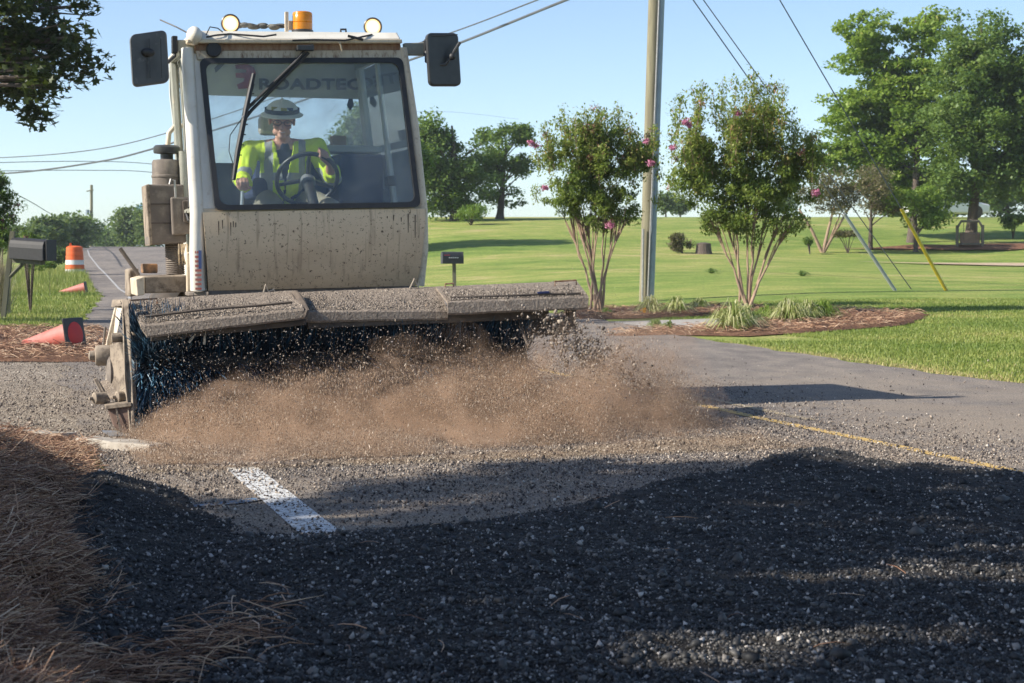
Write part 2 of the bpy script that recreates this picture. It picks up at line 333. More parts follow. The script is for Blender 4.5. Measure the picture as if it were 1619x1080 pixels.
def seg_d(x, y, a, b):
    ex, ey = b[0] - a[0], b[1] - a[1]; t = np.clip(((x - a[0]) * ex + (y - a[1]) * ey) / (ex * ex + ey * ey), 0, 1); return np.hypot(x - a[0] - t * ex, y - a[1] - t * ey)
def HP(x, y):
    d = poly_sd(x, y, PE) + 0.05 * fbm(x, y, 6, 11, 3)
    h = 0.075 * smooth(0, 0.55, d) + 0.018 * fbm(x, y, 2.2, 5, 3) * smooth(0, .5, d) + 0.007 * fbm(x, y, 30, 6, 3) * smooth(-.05, .1, d)
    gul = np.exp(-(seg_d(x, y, (-1.15, 6.5), (-0.78, 3.0)) / 0.17) ** 2); h = h * (1 - 0.85 * gul)
    h = h + 0.06 * np.exp(-(np.hypot(x + 1.65, (y - 7.1) * .8) / 0.35) ** 2)
    h = h + 0.05 * np.exp(-(seg_d(x, y, (1.42, 8.25), (0.5, 7.0)) / 0.22) ** 2) * smooth(0, .2, d)
    return np.where(d > -0.02, np.maximum(h, 0.002), -0.03), d
gx = np.linspace(-2.6, 3.4, 420); gy = np.geomspace(2.6, 8.9, 420); X, Y = np.meshgrid(gx, gy)
Z, D = HP(X, Y)
tag(grid_mesh('fresh_asphalt_spread', X, Y, Z + 0.004, M_PILE), 'dark fresh asphalt mix heaped across the road in shade', None, None, 'structure')
def SE(y): return -0.02 - 0.245 * y
def HS(x, y):
    d = SE(y) - x + 0.06 * fbm(x, y, 5, 21, 3)
    fade = 1 - smooth(7.0, 9.1, y + 0.25 * (x + 2.5))
    return np.where(d > 0, 0.36 * (1 - np.exp(-np.maximum(d, 0) / 0.30)) * (0.05 + 0.95 * fade) + 0.035 * fbm(x, y, 7, 22, 3) * smooth(0, .2, d), -0.05), d
gx = np.linspace(-5.5, -0.6, 260); gy = np.linspace(1.5, 10.4, 320); X, Y = np.meshgrid(gx, gy)
Z, D = HS(X, Y); lim = 9.95 - 0.9 * (X + 3.0); Z = np.where((Y > lim + .04) & (X > -5.6), -0.05, Z)
tag(grid_mesh('straw_bank', X, Y, Z, M_STRAWG), 'bank of brown pine straw beside the road', None, None, 'structure')
# ---- stones
def rock_base(seed, sub=0):
    bm = bmesh.new(); bmesh.ops.create_icosphere(bm, subdivisions=1, radius=0.5); r = random.Random(seed)
    if sub == 0:
        bm.free(); bm = bmesh.new(); V = [(1, 0, 0), (-1, 0, 0), (0, 1, 0), (0, -1, 0), (0, 0, 1), (0, 0, -1)]; vs = [bm.verts.new(Vector(v) * 0.5) for v in V]
        for a in ((0, 2), (2, 1), (1, 3), (3, 0)): bm.faces.new((vs[a[0]], vs[a[1]], vs[4])); bm.faces.new((vs[a[1]], vs[a[0]], vs[5]))
    for v in bm.verts: v.co = Vector((v.co.x * r.uniform(.7, 1.25), v.co.y * r.uniform(.6, 1.1), v.co.z * r.uniform(.45, 1.0))) + Vector((r.uniform(-.12, .12), r.uniform(-.12, .12), r.uniform(-.1, .1)))
    bm.verts.index_update(); V = np.array([v.co[:] for v in bm.verts]); F = np.array([[v.index for v in f.verts] for f in bm.faces]); bm.free(); return V, F
ROCK8 = [rock_base(i) for i in range(6)]; ROCK20 = [rock_base(i + 20, 1) for i in range(6)]
M_STONE_D = var_mat('asphalt_stone', [(0.0, (0.010, 0.010, 0.010)), (0.5, (0.034, 0.032, 0.030)), (0.82, (0.09, 0.083, 0.075)), (0.93, (0.25, 0.225, 0.20)), (1.0, (0.50, 0.46, 0.42))], rough=0.6, spec=0.5)
M_STONE_L = var_mat('grit_stone', [(0.0, (0.04, 0.036, 0.036)), (0.35, (0.11, 0.09, 0.08)), (0.65, (0.32, 0.26, 0.205)), (0.95, (0.42, 0.36, 0.30)), (1.0, (0.6, 0.56, 0.5))])
def cam_samples(n, y0, y1, x0=-0.42, x1=0.42, p=1.6):
    """ground points spread about evenly over the picture, denser near the lens"""
    t = rng.random(n); y = (y0 ** (1 - p) + t * (y1 ** (1 - p) - y0 ** (1 - p))) ** (1 / (1 - p)); x = rng.uniform(x0, x1, n) * y; return x, y
x, y = cam_samples(158000, 3.1, 8.9); z, d = HP(x, y); k = (d > -0.01) & (SE(y) - x < 0.02); x, y, z = x[k], y[k], z[k]
s = np.clip(rng.lognormal(math.log(0.0088), 0.45, len(x)), 0.0035, 0.032)
scatter('asphalt_stones', ROCK8, np.stack([x, y, z + 0.004 + s * 0.12], 1), s, M_STONE_D)['label'] = 'loose dark stones of the fresh asphalt'
x, y = cam_samples(2600, 3.1, 8.6); z, d = HP(x, y); k = (d > 0.0) & (SE(y) - x < 0.0); x, y, z = x[k], y[k], z[k]
s = np.clip(rng.lognormal(math.log(0.021), 0.35, len(x)), 0.012, 0.06)
scatter('asphalt_clods', ROCK20, np.stack([x, y, z + 0.004 + s * 0.1], 1), s, M_STONE_D, var=rng.random(len(x)) ** 1.6 * .88)['label'] = 'larger dark clods on the fresh asphalt'
# loose grit on the old road and the apron
x, y = cam_samples(290000, 6.0, 17.0, -0.40, 0.40, 1.35); _, d = HP(x, y); _, ds = HS(x, y)
off = x - xw(y); dens = np.where(off < 3.0, 1.0, np.clip(1.15 - (off - 3.0) * 0.55, 0.05, 1)) * np.clip(1.25 - (y - 8) * 0.075, np.where(off < 0, .5, .1), 1) * (0.95 + 0.45 * fbm(x, y, 1.6, 31, 2)); dens *= np.where((y < 8.0) & (off > -.1), 0.75, 1)
k = (d < 0.02) & ((ds < 0.02) | (y > 9.95 - 0.9 * (x + 3))) & (rng.random(len(x)) < dens); x, y = x[k], y[k]
s = np.clip(rng.lognormal(math.log(0.0075), 0.45, len(x)), 0.003, 0.026)
scatter('road_grit', ROCK8, np.stack([x, y, 0.003 + s * 0.2], 1), s, M_STONE_L)['label'] = 'loose grit strewn over the old road and apron'
# ---- pine needles
def needles(name, x, y, z, n_mat, label, lmin=0.09, lmax=0.22, w=0.0017, lift=0.02, yaw=None, segs=3, tilt=0.22):
    n = len(x); L = rng.uniform(lmin, lmax, n); a = rng.uniform(0, 2 * np.pi, n) if yaw is None else yaw; cv = rng.normal(0, 0.9, n); t = np.linspace(-0.5, 0.5, segs + 1)
    ang = a[:, None] + cv[:, None] * t[None]; dx = np.cos(ang); dy = np.sin(ang)
    pz = rng.normal(0, tilt, n)[:, None] * t[None] * L[:, None] - (t[None] ** 2) * L[:, None] * rng.uniform(0.1, 0.5, n)[:, None] + rng.random(n)[:, None] * lift
    cxp = np.concatenate([np.zeros((n, 1)), np.cumsum((dx[:, 1:] + dx[:, :-1]) / 2 * (L / segs)[:, None], 1)], 1); cyp = np.concatenate([np.zeros((n, 1)), np.cumsum((dy[:, 1:] + dy[:, :-1]) / 2 * (L / segs)[:, None], 1)], 1)
    cxp -= cxp.mean(1)[:, None]; cyp -= cyp.mean(1)[:, None]
    P = np.stack([x[:, None] + cxp, y[:, None] + cyp, z[:, None] + pz], -1)                # n, S, 3
    W = w * rng.uniform(.7, 1.3, n)[:, None] * np.array([0.6] + [1.0] * (segs - 1) + [0.4])[None]
    ring = []
    for q in range(3):
        b = 2 * np.pi * q / 3; off = np.stack([-dy * math.cos(b), dx * math.cos(b), np.full_like(dx, math.sin(b))], -1) * W[..., None]; ring.append(P + off)
    V = np.stack(ring, 2).reshape(n, -1, 3)                                                 # n, S*3
    F = []
    for i in range(segs):
        for q in range(3): F.append((i * 3 + q, i * 3 + (q + 1) % 3, (i + 1) * 3 + (q + 1) % 3, (i + 1) * 3 + q))
    F = np.array(F); m = V.shape[1]; FF = (F[None] + (np.arange(n) * m)[:, None, None]).reshape(-1, 4)
    o = np_mesh(name, V.reshape(-1, 3), FF, n_mat, None, {'var': np.repeat(rng.random(n), len(F))}); o['kind'] = 'stuff'; o['label'] = label; return o
M_NEEDLE = var_mat('pine_needle', [(0.0, (0.08, 0.038, 0.024)), (0.35, (0.24, 0.125, 0.075)), (0.7, (0.48, 0.285, 0.17)), (1.0, (0.70, 0.52, 0.36))], rough=0.6, spec=0.4)
x, y = cam_samples(60000, 2.9, 10.2, -0.36, -0.12, 1.5); z, d = HS(x, y); k = (d > -0.03) & (y < 9.95 - 0.9 * (x + 3.0)); x, y, z, d = x[k], y[k], z[k], d[k]
z = np.where(d > 0, z, 0.02)
needles('pine_straw', x, y, z + 0.004, M_NEEDLE, 'long brown pine needles heaped on the bank', lift=0.03, tilt=.35)
n = 520; t = rng.random(n) ** 1.4; x = -1.05 + t * 0.40 + rng.normal(0, .06, n); y = 3.78 + t * 0.5 + rng.normal(0, .15, n) + .2 * rng.random(n); z, _ = HP(x, y)
needles('stray_pine_straw', x, y, np.maximum(z, 0) + 0.012, M_NEEDLE, 'tuft of pine needles spilled onto the asphalt', lift=0.05, yaw=rng.normal(0.8, 0.75, n))
n = 26; x, y = cam_samples(n, 3.5, 7.5, -0.1, 0.3); z, _ = HP(x, y)
needles('scattered_needles', x, y, z + 0.016, M_NEEDLE, 'single pine needles lying on the asphalt', lift=0.006, lmin=0.06, lmax=.14)
x = rng.uniform(-9.5, -4.0, 9000); y = rng.uniform(16.6, 23.4, 9000); k = (x < -3.7 - (y - 16.5) * .28); needles('verge_pine_straw', x[k], y[k], np.full(k.sum(), 0.03), M_NEEDLE, 'pine needles on the strip behind the apron', w=0.004, lift=0.06, segs=2)
x = rng.uniform(0.6, 6.6, 9000); y = rng.uniform(21.4, 31, 9000)
b1 = poly_sd(x, y, [(0.6, 26.9), (3.4, 27.9), (4.6, 29.8), (3.4, 31.4), (1.0, 31.0)]); b2 = poly_sd(x, y, [(1.0, 21.3), (2.2, 21.9), (3.0, 21.6), (5.6, 24.3), (6.6, 27.0), (5.4, 29.2), (4.2, 28.3), (3.5, 24.8), (1.6, 23.0)])
k = (b1 > 0.05) | (b2 > 0.05); needles('bed_pine_straw', x[k], y[k], H(x[k], y[k]) + 0.03, M_NEEDLE, 'pine needles mulching the flower beds', w=0.004, lift=0.06, segs=2)
# ---- kerb
M_KERB = pmat('kerb_concrete', (0.42, 0.38, 0.32), (0.30, 0.26, 0.21), 9, 0.9, bmp=0.5, bscale=50, dirt=(0.16, 0.12, 0.09), dscale=20)
kb = thing('kerb', (-3, 9.9, 0), 'low broken concrete kerb between apron and pine straw', 'kerb')
for a, b in (((-6.5, 11.1), (-4.15, 10.25)), ((-4.13, 10.24), (-3.0, 9.86)), ((-2.98, 9.85), (-2.50, 9.52)), ((-2.34, 9.33), (-1.86, 8.98))):
    A, B = Vector((a[0], a[1], 0)), Vector((b[0], b[1], 0)); d = (B - A).normalized(); nn = Vector((-d.y, d.x, 0)); mb = MB(); L = (B - A).length; N = max(3, int(L / 0.12)); ring = []
    for i in range(N + 1):
        p = A.lerp(B, i / N); j = 0.012 * nz(p.x * 7, p.y * 7, 1, 3)
        ring.append([p + nn * 0.09 + Vector((0, 0, -.03)), p + nn * (0.08 + j) + Vector((0, 0, .038 + j)), p - nn * (0.07 + j) + Vector((0, 0, .045 - j)), p - nn * 0.09 + Vector((0, 0, -.03))])
    vs = [q for r_ in ring for q in r_]; fs = [(i * 4 + q, i * 4 + (q + 1) % 4, i * 4 + 4 + (q + 1) % 4, i * 4 + 4 + q) for i in range(N) for q in range(4)] + [(0, 1, 2, 3), (N * 4 + 3, N * 4 + 2, N * 4 + 1, N * 4)]
    mb.add(vs, fs); mb.build('kerb_stone', M_KERB, kb, bevel=0.008)
# ---- grass blades
BLADE = [(np.array([(-.5, 0, 0), (.5, 0, 0), (0, b, 1.0)]), np.array([(0, 1, 2)])) for b in (-.9, 0.5, 1.2)]
M_BLADE = leaf_mat('grass_blade', [(0.0, (0.11, 0.17, 0.03)), (0.5, (0.21, 0.26, 0.06)), (0.85, (0.33, 0.34, 0.10)), (1.0, (0.46, 0.37, 0.18))], 0.25)
def blades(name, x, y, hmin, hmax, label, w=0.010, mat=None, var=None):
    n = len(x); S = np.stack([rng.uniform(w * .6, w * 1.4, n), rng.uniform(w, w * 2, n), rng.uniform(hmin, hmax, n)], 1)
    o = scatter(name, BLADE, np.stack([x, y, H(x, y) - 0.021], 1), S, mat or M_BLADE, rot=rand_rot(n, 0.3), var=var); o['label'] = label; return o
def off_edge(x, y):
    tx = (xw(y + .1) - xw(y - .1)) / .2; return (x - xw(y)) / np.sqrt(1 + tx * tx)
n = 350000; y = 11.0 + rng.random(n) ** 1.25 * 21.2; x = rng.uniform(0.02, 0.50, n) * y; o_ = off_edge(x, y); b1 = poly_sd(x, y, [(1.0, 21.3), (2.2, 21.9), (3.0, 21.6), (5.6, 24.3), (6.6, 27.0), (5.4, 29.2), (4.2, 28.3), (3.5, 24.8), (1.6, 23.0)])
b2 = poly_sd(x, y, [(1.25, 22.9), (3.3, 24.3), (5.4, 27.6), (6.2, 28.6), (5.6, 29.2), (4.8, 28.6), (3.6, 27.2), (1.2, 26.2)]); b3 = poly_sd(x, y, [(0.6, 26.9), (3.4, 27.9), (4.6, 29.8), (3.4, 31.4), (1.0, 31.0)])
lim = np.where(y < 20.6, 6.86, 8.4) + 0.05 * fbm(x, y, 5, 41, 2); k = (o_ > lim) & (b1 < 0) & (b2 < 0) & (b3 < 0); x, y, o_ = x[k], y[k], o_[k]
edge = np.exp(-(o_ - 6.86) / 0.35); v = np.clip(0.45 + 0.26 * fbm(x, y, 1.3, 42, 3) + rng.normal(0, .17, len(x)) + edge * .6, 0, 1)
blades('lawn_grass', x, y, 0.012, 0.042, 'short lawn grass beside the road on the right', w=.012, var=v)
n = 120000; y = 20.5 + rng.random(n) ** 1.3 * 36; x = -rng.uniform(0.20, 0.42, n) * y; o_ = off_edge(x, y); k = (o_ < -0.7 + .1 * fbm(x, y, 4, 43, 2)) & ((y > 23.4) | (x > -3.9 - (y - 16.5) * .28)); x, y = x[k], y[k]
v = np.clip(0.56 + 0.22 * fbm(x, y, 0.8, 44, 3) + rng.normal(0, .15, len(x)), 0, 1); hh = 1 + smooth(38, 50, y) * 2.6
o = scatter('verge_grass', BLADE, np.stack([x, y, H(x, y) - 0.021], 1), np.stack([rng.uniform(.012, .03, len(x)), rng.uniform(.015, .03, len(x)), rng.uniform(0.04, .10, len(x)) * hh], 1), M_BLADE, rot=rand_rot(len(x), .3), var=v); o['label'] = 'bright green grass on the left verge'
# ------------------------------------------------------------------ the road sweeper
YAW = R(17); P0 = Vector((-2.19, 9.77, 0)); UX = Vector((math.cos(YAW), math.sin(YAW), 0)); VX = Vector((-math.sin(YAW), math.cos(YAW), 0)); ZX = Vector((0, 0, 1))
def L(u, v, z): return P0 + UX * u + VX * v + ZX * z
def M(px, py, v):
    """point of the sweeper at depth v behind its broom, measured off the photograph"""
    d = Vector(((px - CX) / FPX, 1.0, -(py - HY) / FPX)); o = Vector((0, 0, CZ)); t = (v - (o - P0).dot(VX)) / d.dot(VX); return o + d * t
def lift(p, n): return Vector(p) + n
M_CREAM = pmat('dusty_cream_paint', (0.64, 0.55, 0.42), (0.54, 0.45, 0.33), 5, 0.5, bmp=0.1, bscale=90, dirt=(0.30, 0.22, 0.15), dscale=30, dlo=0.53, dhi=0.75)
def front_panel_mat():
    m, nt, out = new_mat('mud_sprayed_panel'); p = node(nt, 'ShaderNodeBsdfPrincipled', Roughness=0.75); p.inputs['Specular IOR Level'].default_value = 0.25
    base = ramp(nt, noise_fac(nt, 2.2, 5, stretch=(1, 1, 2.0)), [(0.35, (0.68, 0.51, 0.34)), (0.65, (0.55, 0.40, 0.26))])
    tc = nt.nodes.new('ShaderNodeTexCoord'); sp = nt.nodes.new('ShaderNodeSeparateXYZ'); nt.links.new(tc.outputs['Object'], sp.inputs[0])
    low = node(nt, 'ShaderNodeMapRange'); nt.links.new(sp.outputs[2], low.inputs[0]); low.inputs[1].default_value = 0.26; low.inputs[2].default_value = -0.05
    col = mixc(nt, low.outputs[0], (0.72, 0.58, 0.41), base)
    f = ramp(nt, noise_fac(nt, 48, 4, 0.8), [(0.59, 0.0), (0.64, 1.0)]); col = mixc(nt, f, col, (0.12, 0.08, 0.055))
    f2 = ramp(nt, noise_fac(nt, 16, 4, 0.9), [(0.69, 0.0), (0.72, 1.0)]); col = mixc(nt, f2, col, (0.08, 0.05, 0.035))
    st = ramp(nt, noise_fac(nt, 10, 3, 0.6, stretch=(3, 3, 0.15)), [(0.56, 0.0), (0.7, 0.5)]); col = mixc(nt, st, col, (0.26, 0.18, 0.12))
    nt.links.new(col, p.inputs['Base Color']); nt.links.new(bump(nt, noise_fac(nt, 75, 6, 0.8), 0.35, 0.004), p.inputs['Normal']); nt.links.new(p.outputs[0], out.inputs[0]); return m
M_PANEL = front_panel_mat()
M_HEADR = pmat('rust_streaked_header', (0.54, 0.47, 0.36), (0.44, 0.37, 0.27), 6, 0.6, bmp=0.15, dirt=(0.17, 0.09, 0.05), dscale=16, dlo=0.5, dhi=0.66, stretch=(2.5, 2.5, 0.5))
M_RUST = pmat('rust_strip', (0.20, 0.10, 0.055), (0.30, 0.20, 0.13), 20, 0.85, bmp=0.4, stretch=(2, 2, .6))
M_WPAINT = pmat('white_cab_paint', (0.76, 0.72, 0.64), (0.68, 0.63, 0.54), 6, 0.35, bmp=0.05, dirt=(0.50, 0.42, 0.33), dscale=22, dlo=0.58, dhi=0.8)
M_TAUPE = pmat('dusty_taupe_metal', (0.13, 0.108, 0.092), (0.18, 0.15, 0.125), 7, 0.8, bmp=0.3, bscale=70, dirt=(0.26, 0.22, 0.175), dscale=12, dlo=0.5, dhi=0.7)
M_TAN = pmat('dusty_tan_metal', (0.32, 0.26, 0.195), (0.23, 0.185, 0.14), 11, 0.85, bmp=0.6, bscale=60, dirt=(0.10, 0.075, 0.055), dscale=16, dlo=0.48, dhi=0.66)
M_HOOD = pmat('dirt_caked_hood', (0.24, 0.195, 0.155), (0.17, 0.135, 0.105), 22, 0.95, bmp=1.0, bscale=75, bdist=0.012, dirt=(0.34, 0.28, 0.22), dscale=45, dlo=0.5, dhi=0.62)
M_DARKST = pmat('dark_dusty_steel', (0.07, 0.055, 0.045), (0.11, 0.085, 0.065), 12, 0.85, bmp=0.5)
M_RUBBER = pmat('black_rubber', (0.018, 0.018, 0.02), (0.028, 0.028, 0.03), 20, 0.55, bmp=0.1)
M_BLACKP = pmat('black_plastic', (0.030, 0.031, 0.033), (0.045, 0.045, 0.046), 15, 0.38, bmp=0.08, dirt=(0.12, 0.11, 0.10), dscale=9, dlo=0.6, dhi=0.8)
M_GREYFR = pmat('grey_green_frame', (0.30, 0.30, 0.25), (0.25, 0.25, 0.21), 9, 0.5, bmp=0.1, dirt=(0.40, 0.36, 0.28), dscale=18)
M_INTG = pmat('cab_lining_grey', (0.55, 0.57, 0.55), (0.48, 0.50, 0.49), 5, 0.8, bmp=0.1)
M_INTD = pmat('dark_cab_lining', (0.05, 0.055, 0.06), (0.07, 0.07, 0.075), 6, 0.8, bmp=0.1)
M_NAVY = pmat('navy_seat_cloth', (0.02, 0.035, 0.09), (0.03, 0.045, 0.10), 12, 0.9, bmp=0.3)
M_CHROME = pmat('bright_metal', (0.6, 0.6, 0.6), (0.5, 0.5, 0.5), 9, 0.3, 0.9, bmp=0.03)
M_SILVER = pmat('scuffed_steel', (0.45, 0.44, 0.42), (0.34, 0.32, 0.30), 15, 0.45, 0.7, bmp=0.1)
M_TYRE = pmat('dusty_tyre', (0.05, 0.045, 0.04), (0.10, 0.08, 0.065), 10, 0.9, bmp=0.4)
def glass_mat(name, dust, tint=(0.86, 0.93, 0.95), dlo=0.4, dhi=0.75, dustcol=(0.34, 0.36, 0.37), refl=1.0):
    m, nt, out = new_mat(name); tr = nt.nodes.new('ShaderNodeBsdfTransparent'); tr.inputs[0].default_value = (*tint, 1)
    gl = node(nt, 'ShaderNodeBsdfGlossy', Roughness=0.03); gl.inputs[0].default_value = (refl, refl, refl, 1); fr = node(nt, 'ShaderNodeFresnel', IOR=1.5)
    m1 = nt.nodes.new('ShaderNodeMixShader'); nt.links.new(fr.outputs[0], m1.inputs[0]); nt.links.new(tr.outputs[0], m1.inputs[1]); nt.links.new(gl.outputs[0], m1.inputs[2])
    df = nt.nodes.new('ShaderNodeBsdfDiffuse'); df.inputs[0].default_value = (*dustcol, 1); tl = nt.nodes.new('ShaderNodeBsdfTranslucent'); tl.inputs[0].default_value = (*dustcol, 1)
    ad = nt.nodes.new('ShaderNodeMixShader'); ad.inputs[0].default_value = 0.5; nt.links.new(df.outputs[0], ad.inputs[1]); nt.links.new(tl.outputs[0], ad.inputs[2])
    f = ramp(nt, noise_fac(nt, 2.6, 8, 0.72), [(dlo, dust * 0.3), (dhi, dust)])
    m2 = nt.nodes.new('ShaderNodeMixShader'); nt.links.new(f, m2.inputs[0]); nt.links.new(m1.outputs[0], m2.inputs[1]); nt.links.new(ad.outputs[0], m2.inputs[2]); nt.links.new(m2.outputs[0], out.inputs[0]); return m
M_GLASS = glass_mat('dusty_windscreen_glass', 0.22, (0.95, 0.98, 0.99), dustcol=(0.62, 0.68, 0.70)); M_GLASS2 = glass_mat('cab_side_glass', 0.10, (0.93, 0.97, 0.98), dustcol=(0.55, 0.6, 0.6))

sw = thing('road_sweeper', L(1.25, 0.9, 0), 'self propelled road sweeper with white cab, dirt caked hood and wide front broom', 'sweeper')
cab_n = -VX
# --- cab shell: corner control points
FV, TV, RV = 0.90, 1.10, 2.35
f_bl, f_br = M(326, 460, FV), M(668, 452, FV); f_ml, f_mr = M(322, 336, FV - .02), M(674, 330, FV - .02)
f_tl, f_tr = M(303, 70, TV), M(634, 68, TV)
def rear(p, v=RV): return p + VX * (v - (p - P0).dot(VX))
cab = MB().box((f_bl + f_br) / 2 + VX * 0.75 + ZX * -0.02, UX * 0.68, VX * 0.70, ZX * 0.03).build('cab', M_TAUPE, sw)          # floor pan carries the shell
# front lower panel, curved in slightly at the foot
mb = MB(); rows = []
for k, (t, vo) in enumerate(((0, .05), (.12, .015), (.3, 0), (.8, -.004), (1, 0.006))):
    a = f_bl.lerp(f_ml, t) + VX * vo + UX * (0.02 * (1 - t)); b = f_br.lerp(f_mr, t) + VX * vo - UX * (0.035 * (1 - t) ** 2)
    rows.append([a.lerp(b, i / 12) - VX * 0.02 * math.sin(math.pi * i / 12) for i in range(13)])
vs = [p for r_ in rows for p in r_]; nb = len(vs); vs += [p + VX * 0.03 for p in vs]; fs = []
for i in range(4):
    for j in range(12):
        a = i * 13 + j; fs.append((a, a + 1, a + 14, a + 13)); fs.append((nb + a, nb + a + 13, nb + a + 14, nb + a + 1))
for j in range(12): fs += [(j, nb + j, nb + j + 1, j + 1), (52 + j, 53 + j, nb + 53 + j, nb + 52 + j)]
for i in range(4): fs += [(i * 13, i * 13 + 13, nb + i * 13 + 13, nb + i * 13), (i * 13 + 12, nb + i * 13 + 12, nb + i * 13 + 25, i * 13 + 25)]
mb.add(vs, fs); fp = mb.build('front_panel', M_PANEL, cab, smooth=True); tag(fp, 'lower front panel sprayed with brown mud specks')
# rounded corner posts
cl = [M(313, 459, .96), M(312, 400, .94), M(313, 336, .93), M(306, 200, 1.02), M(300, 80, 1.12)]
MB().tube(cl, [.047, .047, .045, .042, .040], 14).build('corner_post', M_WPAINT, cab, smooth=True)
cr = [M(664, 452, .96), M(669, 392, .94), M(668, 332, .93), M(655, 200, 1.02), M(637, 80, 1.12)]
MB().tube(cr, [.03, .036, .036, .034, .034], 14).build('corner_post', M_CREAM, cab, smooth=True)
# pillar facings between the corner posts and the windscreen seal
MB().prism([M(313, 338, .905), M(343, 336, .905), M(322, 90, 1.105), M(301, 84, 1.115)], VX * .035).build('pillar_facing', M_WPAINT, cab, bevel=.006)
MB().prism([M(660, 331, .905), M(674, 331, .905), M(640, 88, 1.115), M(632, 90, 1.105)], VX * .035).build('pillar_facing', M_CREAM, cab, bevel=.006)
MB().prism([M(322, 341, .90), M(672, 336, .90), M(672, 326, .905), M(322, 330, .905)], VX * .03).build('sill', M_CREAM, cab, bevel=.004)
# windscreen
wc = [M(341, 333, .875), M(665, 328, .875), M(637, 94, 1.085), M(319, 95, 1.085)]
def W(s, t, o=0.0): return wc[0].lerp(wc[1], s).lerp(wc[3].lerp(wc[2], s), t) - VX * o
def rrect(s0, t0, s1, t1, r, n=5, asp=1.4):
    out = []
    for cx_, cy_, a0 in ((s1 - r, t1 - r * asp, 0), (s0 + r, t1 - r * asp, 90), (s0 + r, t0 + r * asp, 180), (s1 - r, t0 + r * asp, 270)):
        for k in range(n + 1): a = R(a0 + 90 * k / n); out.append((cx_ + r * math.cos(a), cy_ + r * asp * math.sin(a)))
    return out
oo = rrect(0, 0, 1, 1, .03); ii = rrect(.024, .034, .976, .966, .04)
N = len(oo); vs = [W(*p, .016) for p in oo] + [W(*p, .018) for p in ii] + [W(*p, -.02) for p in oo] + [W(*p, -.02) for p in ii]
fs = [f for i in range(N) for f in ((i, (i + 1) % N, N + (i + 1) % N, N + i), (2 * N + i, 3 * N + i, 3 * N + (i + 1) % N, 2 * N + (i + 1) % N), (i, 2 * N + i, 2 * N + (i + 1) % N, (i + 1) % N), (N + i, N + (i + 1) % N, 3 * N + (i + 1) % N, 3 * N + i))]
MB().add(vs, fs).build('windscreen_seal', M_RUBBER, cab)
gp = rrect(.02, .03, .98, .97, .04)
MB().prism([W(*p, .003) for p in gp], VX * 0.005).build('windscreen', M_GLASS, cab)
# header over windscreen, rust strip, roof
MB().prism([M(316, 97, 1.078), M(640, 96, 1.078), M(636, 82, 1.09), M(313, 83, 1.09)], VX * .05).build('header', M_HEADR, cab, bevel=.004)
MB().prism([M(313, 83, 1.09), M(636, 82, 1.09), M(634, 70, 1.10), M(312, 70, 1.10)], VX * .06).build('rust_streaked_band', M_RUST, cab, bevel=.003)
MB().prism([M(300, 71, 1.05), M(638, 71, 1.05), M(637, 65, 1.05), M(300, 65, 1.05)], VX * .10).build('drip_rail', M_CREAM, cab, bevel=.006)
r0 = [M(298, 66, 1.06), M(636, 65, 1.06), M(630, 55, 1.12), M(308, 52, 1.12)]
rf = MB(); a, b, c, d = r0; e, f, g, h = [rear(p, RV + .06) for p in (a, b, c, d)]
cen = lambda s, t: (d.lerp(c, s)).lerp(h.lerp(g, s), t) + ZX * (0.03 * math.sin(math.pi * s) ** .5 * math.sin(math.pi * t) ** .5 if 0 < s < 1 and 0 < t < 1 else 0)
rf.add([a, b, c, d, e, f, g, h], [(0, 1, 2, 3), (1, 5, 6, 2), (4, 0, 3, 7), (5, 4, 7, 6), (0, 4, 5, 1)])
vs = [cen(i / 8, j / 8) for j in range(9) for i in range(9)]; rf.add(vs, [(j * 9 + i, j * 9 + i + 1, j * 9 + i + 10, j * 9 + i + 9) for j in range(8) for i in range(8)])
roof = rf.build('roof', M_WPAINT, cab, bevel=.012)
MB().ball(M(311, 60, 1.10), .05, .10, .06, ax=(UX, VX, ZX)).build('roof_corner', M_WPAINT, cab, smooth=True)
